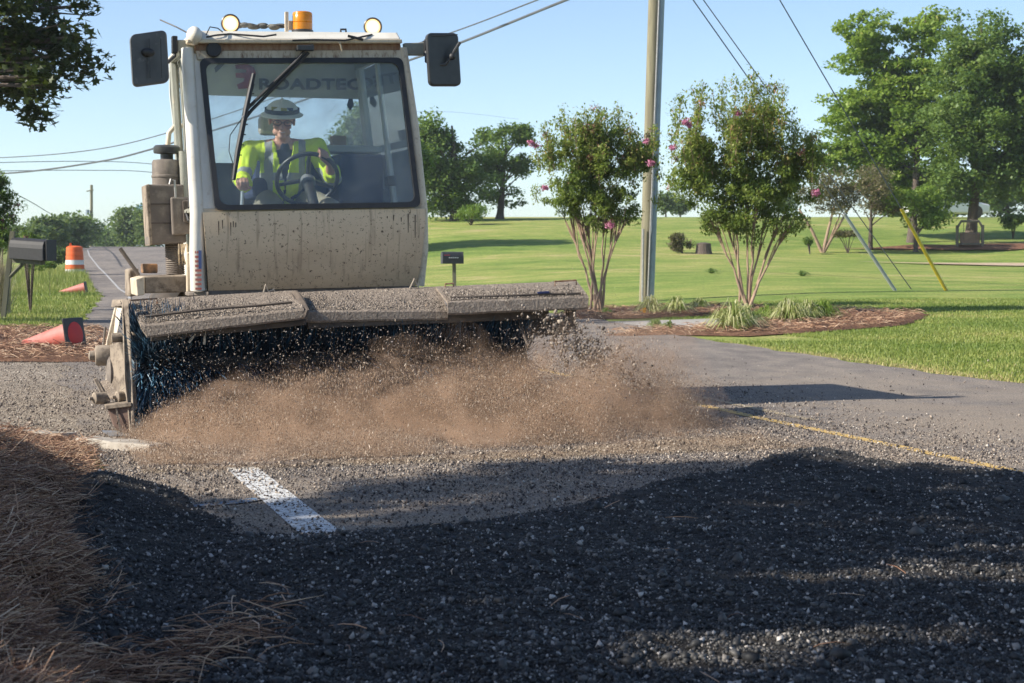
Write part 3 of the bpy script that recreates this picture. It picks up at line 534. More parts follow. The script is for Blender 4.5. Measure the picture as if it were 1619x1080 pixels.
# side walls (left one is in view): lower panel, frame posts, sill, door glass
for nm, fb, fm, ft, sgn in (('left', f_bl, f_ml, f_tl, 1), ('right', f_br, f_mr, f_tr, -1)):
    s = UX * 0.012 * sgn
    fb2, fm2, ft2 = fb + VX * .08 - s * 1.2, fm + VX * .08 - s * 1.2, ft + VX * .05
    MB().prism([fb2, fm2, rear(fm), rear(fb)], UX * .03 * sgn).build('side_panel', M_WPAINT, cab, bevel=.004)
    MB().prism([rear(fm, RV - .12), rear(ft, RV - .12), rear(ft), rear(fm)], UX * .05 * sgn).build('rear_post', M_GREYFR if sgn > 0 else M_INTG, cab, bevel=.006)
    MB().prism([ft2 + ZX * -.07, rear(ft) + ZX * -.07, rear(ft), ft2], UX * .05 * sgn).build('roof_rail', M_GREYFR, cab, bevel=.006)
    mid_b, mid_t = fm.lerp(rear(fm), .55), ft.lerp(rear(ft), .52)
    MB().prism([mid_b - VX * .03, mid_t - VX * .03, mid_t + VX * .03, mid_b + VX * .03], UX * .035 * sgn).build('door_post', M_GREYFR if sgn > 0 else M_INTG, cab, bevel=.005)
    gA, gB = fm + VX * .1 + ZX * .02, ft + VX * .06 - ZX * .08
    MB().prism([gA + UX * .018 * sgn, mid_b - VX * .035 + UX * .018 * sgn + ZX * .02, mid_t - VX * .035 + UX * .018 * sgn - ZX * .08, gB + UX * .018 * sgn], UX * .004 * sgn).build('door_glass', M_GLASS2, cab)
    MB().prism([mid_b + VX * .035 + UX * .018 * sgn + ZX * .02, rear(fm, RV - .125) + UX * .018 * sgn + ZX * .02, rear(ft, RV - .125) + UX * .018 * sgn - ZX * .08, mid_t + VX * .035 + UX * .018 * sgn - ZX * .08], UX * .004 * sgn).build('side_glass', M_GLASS2, cab)
# grey door frame standing proud on the left side, with handle rail
dl = [M(303, 340, 1.25), M(296, 210, 1.32), M(290, 82, 1.38)]
df_ = [f_ml + VX * .10 + ZX * .02, f_ml.lerp(rear(f_ml), .56) + ZX * .02, f_tl.lerp(rear(f_tl), .54) - ZX * .05, f_tl + VX * .06 - ZX * .05]
MB().tube([p - UX * .03 for p in df_ + df_[:1]], .026, 6).build('door_frame', M_GREYFR, cab, smooth=True)
MB().tube([M(300, 350, 1.3), M(297, 338, 1.35), M(302, 328, 1.3), M(294, 120, 1.45)], .012, 8).build('door_seal', M_RUBBER, cab, smooth=True)
# rear wall: lower panel, header carrying the maker's lettering, window
rl = lambda px, py, v=RV: M(px, py, v)
zt = f_tl.z + .05; zb = f_bl.z
uL = (rear(f_ml) - P0).dot(UX); uR = (rear(f_mr) - P0).dot(UX); uLt = (rear(f_tl) - P0).dot(UX); uRt = (rear(f_tr) - P0).dot(UX)
q0, q1, q2, q3 = M(338, 152, RV), M(586, 152, RV), M(586, 262, RV), M(338, 262, RV)
q1t, q2t = M(583, 148, RV), M(592, 238, RV)
mb = MB(); mb.prism([L(uLt, RV, zt), L(uRt, RV, zt), L(uRt, RV, q0.z), L(uLt, RV, q0.z)], VX * .04); mb.build('rear_header', M_INTG, cab)
MB().prism([L(uL, RV, q2.z), L(uR, RV, q2.z), L(uR, RV, zb), L(uL, RV, zb)], VX * .04).build('rear_wall', M_INTD, cab)
pa = (q1 - P0).dot(UX); pb = (q0 - P0).dot(UX)
MB().prism([L(pa, RV, q0.z), L(uRt + .02, RV, q0.z), L(uR, RV, q2.z), L(pa + .01, RV, q2.z)], VX * .04).build('rear_pillar', M_INTG, cab)
MB().prism([L(uLt, RV, q0.z), L(uLt + .09, RV, q0.z), L(uL + .07, RV, q2.z), L(uL, RV, q2.z)], VX * .04).build('rear_pillar', M_INTG, cab)
MB().prism([L(uLt + .08, RV + .02, q0.z), L(pa, RV + .02, q0.z), L(pa, RV + .02, q2.z), L(uL + .06, RV + .02, q2.z)], VX * .004).build('rear_window', glass_mat('dusty_rear_glass', 0.42, (0.96, 0.98, 0.99), dustcol=(0.85, 0.88, 0.9)), cab)
MB().prism([M(600, 300, 2.0), M(606, 300, 2.0), M(602, 105, 2.0), M(596, 105, 2.0)], VX * .03).build('inner_rail', M_CHROME, cab)
# lettering and emblem on the rear header
cu = bpy.data.curves.new('lettering', 'FONT'); cu.body = 'ROADTEC'; cu.size = 1; cu.offset = 0.035; cu.space_character = 1.08; cu.extrude = 0.01
to = bpy.data.objects.new('tmp', cu); C.objects.link(to); bpy.context.view_layer.update()
tm = bpy.data.meshes.new_from_object(to.evaluated_get(bpy.context.evaluated_depsgraph_get())); bpy.data.objects.remove(to)
TX = [v.co.copy() for v in tm.vertices]; mx = max(v.x for v in TX); mn = min(v.x for v in TX); my = max(v.y for v in TX)
A, B, T = M(412, 143, RV - .03), M(573, 143, RV - .03), M(412, 126, RV - .03)
for v, c in zip(tm.vertices, TX): v.co = A + (B - A) * ((c.x - mn) / (mx - mn)) + ZX * ((T - A).z * c.y / my) - VX * (c.z * .2)
tm.materials.append(pmat('dark_lettering', (0.022, 0.028, 0.034), None, 10, 0.6, bmp=0)); tm.name = 'lettering'; link('lettering', tm, cab)
mb = MB(); E = lambda px, py: M(px, py, RV - .03)
pts = [(375, 105), (395, 104), (404, 109), (408, 119), (405, 129), (401, 141), (380, 143), (377, 136), (388, 131), (389, 126), (376, 125), (375, 118), (391, 117), (393, 113), (376, 111)]
mb.prism([E(*p) for p in pts], -VX * .003); mb.build('red_emblem', pmat('red_decal', (0.30, 0.02, 0.045), None, 10, 0.6, bmp=0), cab)
MB().prism([M(352, 100, RV - .03), M(342, 110, RV - .03), M(344, 118, RV - .03), M(358, 104, RV - .03)], -VX * .004).build('air_vent', M_INTD, cab)
MB().prism([M(553, 158, RV - .01), M(559, 158, RV - .01), M(561, 168, RV - .01), M(555, 177, RV - .01), M(550, 168, RV - .01)], VX * .004).build('window_sticker', M_BLACKP, cab)
# interior: seat, dash, column, wheel, console, side shelf
seat = MB().box(L(0.0, 0, 0) + (M(452, 300, 1.95) - L(0, 0, 0)), UX * .26, VX * .24, ZX * .07).build('seat', M_NAVY, cab, bevel=.03)
mb = MB(); bc = M(450, 278, 2.16); mb.box(bc, UX * .22, VX * .06, ZX * .24); mb.build('seat_back', M_NAVY, seat, bevel=.04)
MB().box(M(433, 200, 2.18), UX * .10, VX * .05, ZX * .07).build('headrest', pmat('beige_vinyl', (0.5, 0.46, 0.4), None, 9, 0.6), seat, bevel=.03)
MB().prism([M(345, 345, 1.05), M(655, 341, 1.05), M(655, 330, 1.22), M(345, 334, 1.22)], VX * .10 - ZX * .05).build('dashboard', M_INTD, cab, bevel=.015)
MB().box(M(560, 285, 2.0), UX * .16, VX * .26, ZX * .17).build('side_console', M_NAVY, cab, bevel=.02)
MB().box(M(545, 238, 2.1), UX * .24, VX * .14, ZX * .025).build('rear_shelf', M_INTG, cab, bevel=.01)
MB().box(M(536, 225, 2.12), UX * .05, VX * .05, ZX * .04).build('tissue_box', pmat('tan_card', (0.45, 0.33, 0.22), None, 9, 0.8), cab, bevel=.004)
mb = MB(); mb.box(M(622, 287, 1.7), UX * .05, VX * .05, ZX * .035); mb.build('door_latch_box', M_INTD, cab, bevel=.01)
MB().tube([M(612, 240, 1.9), M(612, 282, 1.9), M(622, 296, 1.8)], .012, 8).build('door_handle', M_CHROME, cab, smooth=True)
MB().tube([M(590, 235, 2.2), M(640, 215, 1.5)], .012, 8).build('door_stay', M_INTD, cab)
SWC = M(487, 284, 1.42); axn = (VX * 0.55 - ZX * -0.0 + ZX * -0.0).normalized(); axn = (-VX * .62 + ZX * .78).normalized()
axn = (VX * .80 + ZX * .60).normalized(); ua = UX; va = axn.cross(ua).normalized(); RWH = 0.205
wheel_pts = [SWC + (ua * math.cos(2 * math.pi * k / 36) + va * math.sin(2 * math.pi * k / 36)) * RWH for k in range(37)]
swl = MB().tube(wheel_pts, .0155, 10, cap=False).build('steering_wheel', M_BLACKP, cab, smooth=True)
mb = MB()
for k in (20, 165, 268): mb.tube([SWC, SWC + (ua * math.cos(R(k)) + va * math.sin(R(k))) * RWH * .97], [.018, .011], 8)
mb.build('spoke', M_BLACKP, swl, smooth=True)
MB().lathe(SWC - axn * .06, axn, [(.03, 0), (.05, .01), (.052, .05), (.04, .07), (.012, .075)], 20).build('hub', pmat('grey_hub', (.25, .25, .26), None, 9, .4), swl, smooth=True)
MB().tube([SWC - axn * .05, SWC - axn * .5], .035, 10).build('steering_column', M_BLACKP, cab, smooth=True)
MB().tube([M(383, 330, 1.5), M(385, 298, 1.5)], .012, 8).build('lever', M_CHROME, cab, smooth=True)
for px, y0, y1 in ((346, 350, 372), (352, 348, 362), (365, 352, 373), (369, 350, 370), (373, 352, 371), (612, 342, 352), (622, 340, 358), (634, 344, 352), (645, 338, 368), (656, 340, 376)):
    MB().prism([M(px, y0, .872), M(px + 1.6, y0, .872), M(px + 1.1, y1, .877), M(px + .4, y1, .877)], -VX * .002).build('mud_run', M_DARKST, fp)
# --- wipers
def wiper(pts, arm, nm):
    w = MB().tube(pts, .012, 6).build(nm, M_RUBBER, cab, smooth=True); return w
wp1 = wiper([M(484, 84, 1.03), M(470, 100, 1.03), M(395, 172, 1.0), M(388, 186, .97)], None, 'wiper_arm')
wp2 = wiper([M(490, 86, 1.03), M(474, 103, 1.03), M(400, 176, 1.0), M(389, 190, .97)], None, 'wiper_arm')
MB().box(M(485, 79, 1.02), UX * .055, VX * .02, ZX * .018).build('wiper_motor', M_BLACKP, cab, bevel=.006)
MB().tube([M(470, 82, 1.03), M(498, 74, 1.03)], .010, 6).build('wiper_pivot', M_BLACKP, cab)
MB().tube([M(404, 119, .99), M(392, 172, .94), M(378, 240, .90), M(371, 285, .88)], [.013, .018, .018, .013], 8).build('wiper_blade', M_RUBBER, cab, smooth=True)
mb = MB(); mb.tube([M(404, 135, .97), M(389, 186, .925), M(376, 262, .88)], .006, 6)
for q in range(7): a = M(397 - q * 3.4, 150 + q * 16, .95 - q * .01); mb.tube([a, a + UX * .03], .004, 5)
mb.build('blade_yoke', M_RUBBER, cab)
MB().lathe(M(387, 187, .93), -VX, [(.011, 0), (.012, .012), (.006, .015)], 10).build('wiper_bolt', M_SILVER, cab)
MB().tube([M(384, 190, .93), M(366, 215, .93), M(364, 240, .9), M(372, 265, .9)], .003, 5).build('washer_hose', M_RUBBER, cab)
# --- round horn grille, lamps, beacon, roof clutter
MB().lathe(M(341, 82, 1.08), -VX, [(.048, 0), (.048, .022), (.040, .028), (.012, .024)], 22).build('horn_grille', M_RUBBER, cab, smooth=True)
M_LIT, nt, out = new_mat('lit_lamp_lens'); em = node(nt, 'ShaderNodeEmission', Strength=1.6)
tc = nt.nodes.new('ShaderNodeTexCoord'); gr = nt.nodes.new('ShaderNodeTexGradient'); gr.gradient_type = 'SPHERICAL'; mp = nt.nodes.new('ShaderNodeMapping'); mp.inputs['Scale'].default_value = (20, 20, 20)
nt.links.new(tc.outputs['Object'], mp.inputs[0]); nt.links.new(mp.outputs[0], gr.inputs[0]); nt.links.new(ramp(nt, gr.outputs['Fac'], [(0.0, (0.75, 0.42, 0.16)), (0.35, (1.0, 0.80, 0.45)), (0.8, (1.3, 1.2, 1.0))]), em.inputs[0]); nt.links.new(em.outputs[0], out.inputs[0])
for px, py in ((368, 41), (591, 46)):
    c = M(px, py, 1.18); d = (Vector((0, 0, CZ)) - c).normalized(); d = (d + -VX * .5).normalized()
    wl = MB().lathe(c + d * .0, d, [(.012, -.07), (.045, -.055), (.060, -.01), (.062, .015), (.056, .022), (.050, .012)], 24).build('work_lamp', M_BLACKP, cab, smooth=True)
    MB().lathe(c + d * .012, d, [(.0, 0), (.050, 0), (.048, .006), (.0, .010)], 24).build('lens', M_LIT, wl, smooth=True)
    MB().tube([c - ZX * .05 - d * .03, c - ZX * .085 - d * .03], .012, 8).build('lamp_bracket', M_BLACKP, wl)
bo = M(481, 52, 1.35)
M_AMBER, nt, out = new_mat('amber_lens'); p = node(nt, 'ShaderNodeBsdfPrincipled', Roughness=0.25); p.inputs['Base Color'].default_value = (0.75, 0.28, 0.01, 1); p.inputs['Transmission Weight'].default_value = 0.25; p.inputs['Subsurface Weight'].default_value = .3; p.inputs['Subsurface Radius'].default_value = (.05, .02, .005); nt.links.new(p.outputs[0], out.inputs[0])
bc_ = MB().lathe(bo, ZX, [(.072, -.02), (.072, 0.002), (.05, .01)], 24).build('beacon', M_BLACKP, cab, smooth=True)
MB().lathe(bo, ZX, [(.066, .004), (.066, .05), (.062, .053), (.066, .056), (.066, .098), (.064, .101), (.066, .104), (.063, .118), (.05, .124)], 28).build('amber_dome', M_AMBER, bc_, smooth=True)
MB().box(M(456, 38, 1.35), UX * .012, VX * .012, ZX * .065).build('roof_peg', M_CREAM, cab, bevel=.003)
MB().box(M(463, 44, 1.38), UX * .018, VX * .02, ZX * .03).build('roof_peg', M_CREAM, cab, bevel=.003)
mb = MB()
for q in range(9): mb.ball(M(383 + q * 8 + random.uniform(-4, 4), 46 + random.uniform(-3, 2), 1.5 + random.uniform(-.1, .1)), random.uniform(.03, .06), .05, random.uniform(.012, .026), 10, 6, ax=(UX, VX, ZX))
mb.build('rag_heap', pmat('dark_rags', (.05, .055, .06), (.16, .15, .12), 20, .9, bmp=.6), cab, smooth=True)
MB().tube([M(300, 55, 1.2), M(283, 46, 1.35), M(258, 35, 1.5)], .005, 5).build('aerial', M_RUBBER, cab)
mb = MB(); mb.tube([M(330, 62, 1.03), M(345, 59, 1.03), M(367, 57, 1.1), M(420, 61, 1.03), M(440, 58, 1.03)], .006, 6)
mb.tube([M(330, 58, 1.06), M(336, 46, 1.08), M(348, 48, 1.1), M(356, 54, 1.1)], .004, 5)
mb.tube([M(465, 67, 1.03), M(500, 66, 1.03), M(548, 67, 1.02), M(572, 62, 1.05), M(590, 58, 1.1)], .006, 6)
mb.tube([M(552, 60, 1.04), M(576, 66, 1.03)], .009, 6); mb.build('roof_cable', M_RUBBER, cab)
MB().tube([M(532, 66, 1.03), M(540, 72, 1.03), M(543, 84, 1.05)], .005, 6).build('pale_wire', M_CREAM, cab)
MB().tube([M(541, 55, 1.3), M(541, 50, 1.3), M(549, 50, 1.3), M(549, 55, 1.3)], .008, 6).build('roof_eye', M_BLACKP, cab)
# --- mirrors
def mirror(arm, stalk, outline, v, thick, nm_l, front_back):
    m_ = MB().prism([M(*p) for p in arm], VX * .05).build('mirror_arm', M_GREYFR, cab, bevel=.006)
    MB().tube([M(*p) for p in stalk], .011, 8).build('mirror_stalk', M_BLACKP, m_, smooth=True)
    o = MB().prism([M(p[0], p[1], v + (p[2] if len(p) > 2 else 0)) for p in outline], VX * thick).build('mirror', nm_l, cab, bevel=.012); return o
def rrpix(x0, y0, x1, y1, r, sk=0, v0=0, v1=0, drop=0):
    out = []
    for cx_, cy_, a0 in ((x1 - r, y0 + r, 0), (x0 + r, y0 + r, 90), (x0 + r, y1 - r, 180), (x1 - r, y1 - r, 270)):
        for k in range(6):
            a = R(a0 + 90 * k / 5); X_ = cx_ + r * math.cos(a); Y_ = cy_ - r * math.sin(a); t = (X_ - x0) / (x1 - x0); s_ = (Y_ - y0) / (y1 - y0); out.append((X_ + sk * (s_ - .5), Y_ + drop * (0.5 - t) * (1 if s_ < .5 else 1), v0 * (1 - t) + v1 * t))
    return out
ml = mirror([(285, 66, 1.15), (316, 66, 1.15), (316, 84, 1.15), (285, 84, 1.15)], [(280, 64, 1.18), (280, 92, 1.16), (270, 101, 1.12), (245, 102, 1.08), (236, 92, 1.02), (229, 70, 1.0)], rrpix(212, 54, 270, 136, 9, 4, -.05, .06, 8), .98, .06, pmat('dusty_mirror_shell', (.10, .10, .10), (.06, .06, .062), 5, .5, bmp=.1, dirt=(.2, .19, .18), dscale=7), 0)
MB().ball(M(238, 86, .97), .045, .03, .028, ax=(UX, VX, ZX)).build('ball_joint', M_RUBBER, ml, smooth=True)
for px in (223, 239, 257): MB().prism([M(px, 64, .966), M(px + 2, 64, .966), M(px + 3, 126, .966), M(px + 1, 126, .966)], -VX * .006).build('mirror_rib', M_BLACKP, ml)
MB().box(M(280, 74, 1.17), UX * .018, VX * .03, ZX * .055).build('hinge_block', M_RUBBER, ml, bevel=.006)
mr_ = mirror([(640, 71, 1.15), (672, 70, 1.15), (672, 90, 1.15), (642, 90, 1.15)], [(674, 66, 1.18), (675, 100, 1.12), (690, 106, 1.0), (706, 104, .98), (712, 95, .97), (728, 70, .96)], rrpix(678, 55, 728, 138, 8, 5, -.02, .05, 0), .98, .06, M_BLACKP, 0)
MB().ball(M(716, 92, .965), .024, .024, .024, ax=(UX, VX, ZX)).build('ball_joint', M_RUBBER, mr_, smooth=True)
MB().box(M(674, 79, 1.17), UX * .018, VX * .03, ZX * .05).build('hinge_block', M_RUBBER, mr_, bevel=.006)
for a, b in (((682, 60), (724, 58)),): MB().tube([M(*a, .97), M(*b, .97)], .004, 5).build('mirror_rib', M_BLACKP, mr_)
# --- sticker with stripes on the side panel
fl = MB()
def side_pt(px, py):   # hits the left side panel plane
    d = Vector(((px - CX) / FPX, 1.0, -(py - HY) / FPX)); o = Vector((0, 0, CZ)); q = f_bl - UX * .005; t = (q - o).dot(UX) / d.dot(UX); return o + d * t
for k in range(9):
    y0 = 397 + k * 7.2; a_, b_ = M(309, y0, .895), M(319, y0, .89); c_, d_ = M(319, y0 + 3.7, .89), M(309, y0 + 3.7, .895); fl.prism([a_, b_, c_, d_], VX * .003)
fo = fl.build('red_stripe', pmat('red_sticker', (0.50, 0.12, 0.08), (0.5, 0.2, 0.15), 9, 0.6, bmp=0), cab); fo['kind'] = 'stuff'
MB().prism([M(314.5, 396, .886), M(319.5, 396, .884), M(319.5, 425, .884), M(314.5, 425, .886)], VX * .002).build('blue_canton', pmat('blue_sticker', (0.10, 0.14, 0.30), None, 9, 0.6, bmp=0), cab)
# --- air cleaner, boxes and pipes on the left of the cab
AV = 1.55
ac = MB().prism([M(236, 292, AV), M(292, 292, AV), M(296, 384, AV), M(236, 388, AV)], VX * .30).build('air_cleaner_box', M_TAUPE, sw, bevel=.012)
MB().prism([M(232, 293, AV - .01), M(238, 291, AV - .01), M(242, 386, AV - .01), M(237, 389, AV - .01)], VX * .32).build('box_edge', M_TAN, ac, bevel=.006)
for y_ in (322, 352): MB().prism([M(240, y_, AV - .005), M(274, y_, AV - .005), M(274, y_ + 2, AV - .005), M(240, y_ + 2, AV - .005)], VX * .01).build('seam', M_DARKST, ac)
MB().prism([M(272, 312, AV - .06), M(300, 312, AV - .06), M(302, 370, AV - .06), M(274, 372, AV - .06)], VX * .2).build('side_box', M_TAUPE, ac, bevel=.01)
MB().prism([M(290, 318, AV - .08), M(306, 316, AV - .08), M(308, 356, AV - .08), M(292, 352, AV - .08)], VX * .2).build('bracket', M_DARKST, ac, bevel=.006)
cb = M(266, 294, AV + .14)
can = MB().lathe(cb, ZX, [(.098, 0), (.098, .05), (.103, .055), (.103, .065), (.098, .07), (.098, .155), (.09, .17), (.045, .175)], 28).build('canister', M_TAUPE, ac, smooth=True)
MB().lathe(cb + ZX * .17, ZX, [(.042, 0), (.042, .04), (.085, .045), (.088, .06), (.088, .085), (.075, .098), (.03, .10)], 28).build('rain_cap', M_BLACKP, can, smooth=True)
MB().tube([M(268, 232, 1.9), M(270, 212, 1.9), M(278, 202, 1.9), M(292, 200, 1.9), M(303, 212, 1.9), M(308, 240, 1.9)], .017, 10).build('intake_pipe', M_CREAM, ac, smooth=True)
MB().tube([M(292, 240, 1.6), M(294, 330, 1.6)], .03, 10).build('vertical_pipe', M_GREYFR, ac, smooth=True)
MB().tube([M(270, 292, 1.5), M(272, 284, 1.5), M(278, 286, 1.5), M(280, 318, 1.5)], .008, 8).build('hook', M_SILVER, ac, smooth=True)
hs = MB(); h0, h1_ = M(276, 384, 1.7), M(278, 434, 1.7); prof = []
Lh = (h1_ - h0).length
for q in range(31): prof.append((.058 + .007 * (q % 2), Lh * q / 30))
hs.lathe(h0, (h1_ - h0), prof, 20); hs.build('corrugated_hose', M_TAUPE, ac, smooth=False)
mb = MB()
for q in range(5): x_ = 284 + q * 3.2; mb.tube([M(x_, 386, 1.45), M(x_ - 1 + random.uniform(-3, 3), 402, 1.42), M(x_ + random.uniform(-3, 3), 418, 1.45)], .006, 6)
mb.build('wire_bundle', pmat('dusty_wires', (0.45, 0.34, 0.2), (0.2, 0.16, .12), 30, .8), ac)
# platform and fender boxes
pf = MB().prism([M(229, 437, 1.30), M(297, 435, 1.30), M(297, 462, 1.30), M(229, 464, 1.30)], VX * .55).build('side_platform', M_TAN, sw, bevel=.01)
MB().prism([M(215, 441, 1.28), M(229, 437, 1.28), M(229, 466, 1.28), M(217, 468, 1.28)], VX * .5).build('platform_end', M_CREAM, pf, bevel=.006)
MB().prism([M(204, 426, 1.75), M(220, 424, 1.75), M(220, 466, 1.75), M(204, 470, 1.75)], VX * .35).build('fender_box', M_TAN, pf, bevel=.012)
MB().prism([M(226, 417, 1.5), M(250, 417, 1.5), M(250, 432, 1.5), M(226, 432, 1.5)], VX * .14).build('filler_box', pmat('rusty_box', (.07, .05, .035), (.35, .18, .08), 14, .8, bmp=.3), pf, bevel=.008)
MB().tube([M(191, 393, 1.5), M(220, 435, 1.45)], [.014, .012], 8).build('control_lever', M_DARKST, pf, smooth=True)
mb = MB(); mb.prism([M(298, 462, 1.0), M(330, 461, .9), M(330, 467, .9), M(298, 468, 1.0)], VX * .2); mb.build('cab_step', M_TAUPE, pf, bevel=.005)
MB().prism([M(296, 400, 1.2), M(303, 398, 1.2), M(303, 460, 1.2), M(296, 462, 1.2)], VX * .06).build('body_bracket', M_CREAM, pf, bevel=.005)
# chassis, axles, wheels, engine housing behind
MB().box(L(1.25, 1.9, .62), UX * .45, VX * 1.6, ZX * .12).build('chassis', M_DARKST, sw, bevel=.01)
MB().box(L(1.25, 3.1, 1.05), UX * .62, VX * .7, ZX * .38).build('engine_housing', M_TAN, sw, bevel=.05)
for u_, v_ in ((.55, 1.55), (1.95, 1.55), (.55, 3.3), (1.95, 3.3)):
    w_ = MB().lathe(L(u_ - .14, v_, .40), UX, [(.20, .0), (.33, .0), (.385, .04), (.40, .10), (.40, .18), (.385, .24), (.33, .28), (.20, .28)], 32).build('wheel', M_TYRE, sw, smooth=True)
    MB().lathe(L(u_ - .15, v_, .40), UX, [(.06, -.02), (.08, .0), (.19, .01), (.205, .03), (.205, .27), (.08, .30)], 24).build('rim', M_TAN, w_, smooth=True)
# --- broom hood
hood = MB().prism([M(240, 505, .50), M(900, 500, .55), M(900, 530, .55), M(240, 545, .50)], VX * .05).build('broom_frame', M_DARKST, sw, bevel=.006)
def hood_panel(nm, back, fold, skirt, ridge=True, mat=M_HOOD):
    """back, fold and skirt edges as (left, right) points"""
    mb = MB(); n = 14; rows = []
    for (a, b) in (back, (back[0].lerp(fold[0], .5), back[1].lerp(fold[1], .5)), fold, (fold[0] - VX * .012 - ZX * .01, fold[1] - VX * .012 - ZX * .01), skirt):
        rows.append([a.lerp(b, i / n) + ZX * .004 * nz(i * .9, len(rows) * 3.1) for i in range(n + 1)])
    vs = [p for r_ in rows for p in r_]; nb = len(vs); vs += [p - ZX * .012 + VX * .008 for p in vs]; w = n + 1; nr = len(rows); fs = []
    for i in range(nr - 1):
        for j in range(n): a = i * w + j; fs += [(a, a + 1, a + w + 1, a + w), (nb + a, nb + a + w, nb + a + w + 1, nb + a + 1)]
    for j in range(n): fs += [(j, nb + j, nb + j + 1, j + 1), ((nr - 1) * w + j, (nr - 1) * w + j + 1, nb + (nr - 1) * w + j + 1, nb + (nr - 1) * w + j)]
    for i in range(nr - 1): fs += [(i * w, i * w + w, nb + i * w + w, nb + i * w), (i * w + n, nb + i * w + n, nb + i * w + w + n, i * w + w + n)]
    o = mb.add(vs, fs).build(nm, mat, sw); return o
hL = hood_panel('hood_flap', (M(206, 474, .60), M(468, 459, .60)), (M(222, 514, .06), M(480, 488, .02)), (M(232, 531, .03), M(486, 501, .0)))
tag(hL, 'sloping left flap of the broom hood')
hC = hood_panel('hood_centre', (M(440, 463, .62), M(692, 453, .62)), (M(478, 491, .14), M(708, 490, .14)), (M(478, 507, .12), M(708, 503, .12)))
hR = hood_panel('hood_flap', (M(688, 453, .62), M(912, 444, .62)), (M(707, 476, .03), M(930, 468, .03)), (M(708, 495, .0), M(930, 486, .0)))
tag(hR, 'raised right flap of the broom hood')
def crust(nm, back, fold, skirt, par, n):
    s = rng.random(n); t = rng.random(n) ** .9; A_, B_ = np.array(back[0]), np.array(back[1]); C_, D_ = np.array(fold[0]), np.array(fold[1])
    P = (A_ * (1 - s)[:, None] + B_ * s[:, None]) * (1 - t)[:, None] + (C_ * (1 - s)[:, None] + D_ * s[:, None]) * t[:, None]; P[:, 2] += .004
    sz = np.clip(rng.lognormal(math.log(.009), .35, n), .004, .02)
    o = scatter(nm, ROCK8, P, sz, M_CRUST, par); return o
M_CRUST = var_mat('hood_crust', [(0, (.06, .05, .04)), (.4, (.17, .14, .115)), (.8, (.30, .25, .20)), (1, (.42, .36, .30))])
crust('grit_crust', (M(210, 475, .60), M(466, 461, .60)), (M(224, 512, .07), M(479, 489, .03)), None, hL, 6500)
crust('grit_crust', (M(445, 464, .62), M(690, 455, .62)), (M(480, 491, .15), M(706, 490, .15)), None, hC, 5500)
crust('grit_crust', (M(692, 455, .62), M(911, 446, .62)), (M(709, 475, .04), M(928, 468, .04)), None, hR, 6500)
MB().prism([M(470, 459, .45), M(480, 470, .30), M(489, 490, -.01), M(484, 503, -.01), M(478, 492, .02), M(463, 462, .5)], -UX * .012).build('end_plate', M_DARKST, hL)
for par, pts in ((hL, [(228, 504, .18), (330, 492, .12), (400, 487, .08), (462, 481, .04)]), (hR, [(712, 474, .10), (800, 471, .08), (862, 468, .07), (918, 467, .06)])):
    MB().tube([M(a, b, c) + ZX * .012 for a, b, c in pts], .008, 6).build('stiffener_rod', M_DARKST, par)
MB().tube([M(850, 468, .07) + ZX * .018, M(868, 467, .07) + ZX * .018], .009, 6).build('blue_tape', pmat('navy_tape', (.02, .03, .10), None, 9, .6), hR)
def handle(par, pts, mat=M_RUST): MB().tube([M(*p) for p in pts], .006, 6).build('grab_handle', mat, par, smooth=True)
handle(hL, [(207, 489, .40), (206, 475, .40), (248, 472, .46), (249, 480, .46)])
handle(hR, [(878, 455, .45), (877, 445, .45), (911, 443, .45), (911, 452, .45)])
handle(hR, [(704, 456, .58), (704, 449, .58), (717, 448, .58), (717, 455, .58)])
M_PALEST = pmat('pale_dusty_steel', (.45, .38, .30), None, 12, .8)
handle(hC, [(417, 462, .6), (420, 450, .6), (424, 461, .6), (433, 458, .6), (435, 463, .6)], M_PALEST)
handle(hC, [(648, 456, .6), (655, 441, .6), (662, 455, .6)], M_PALEST)
# skirts, added dark backing and cross members under the hood
MB().prism([L(.25, .80, .14), L(2.5, .80, .14), L(2.5, .72, .66), L(.25, .72, .66)], VX * .02).build('dark_backing', M_DARKST, sw)  # dark sheet added behind the broom so the space under the hood reads dark
MB().prism([M(238, 531, .10), M(484, 505, .08), M(484, 514, .08), M(238, 540, .10)], VX * .03).build('hood_skirt', M_DARKST, hL, bevel=.004)
MB().prism([M(486, 508, .15), M(868, 488, .12), M(868, 504, .12), M(486, 520, .15)], VX * .03).build('hood_skirt', M_DARKST, hC, bevel=.004)
MB().tube([M(176, 534, .30), M(330, 525, .30)], .028, 10).build('cross_tube', M_TAN, sw, smooth=True)
for a, b in (((325, 518), (322, 545)), ((308, 528), (298, 542))): MB().tube([M(*a, .1), M(*b, .1)], .008, 6).build('skirt_hanger', M_CREAM, sw)
MB().prism([M(786, 504, .4), M(832, 504, .4), M(832, 512, .4), M(786, 512, .4)], VX * .1).build('frame_plate', M_TAN, sw)
MB().prism([M(899, 487, .15), M(912, 486, .15), M(910, 516, .15), M(900, 516, .15)], VX * .06).build('hood_leg', M_DARKST, sw, bevel=.004)
MB().prism([M(876, 516, .2), M(900, 510, .2), M(915, 516, .2), M(880, 530, .2)], VX * .04).build('right_arm_plate', M_TAN, sw, bevel=.004)
MB().tube([M(820, 506, .2), M(828, 530, .0), M(836, 548, -.05)], .010, 6).build('broom_chain', M_DARKST, sw)
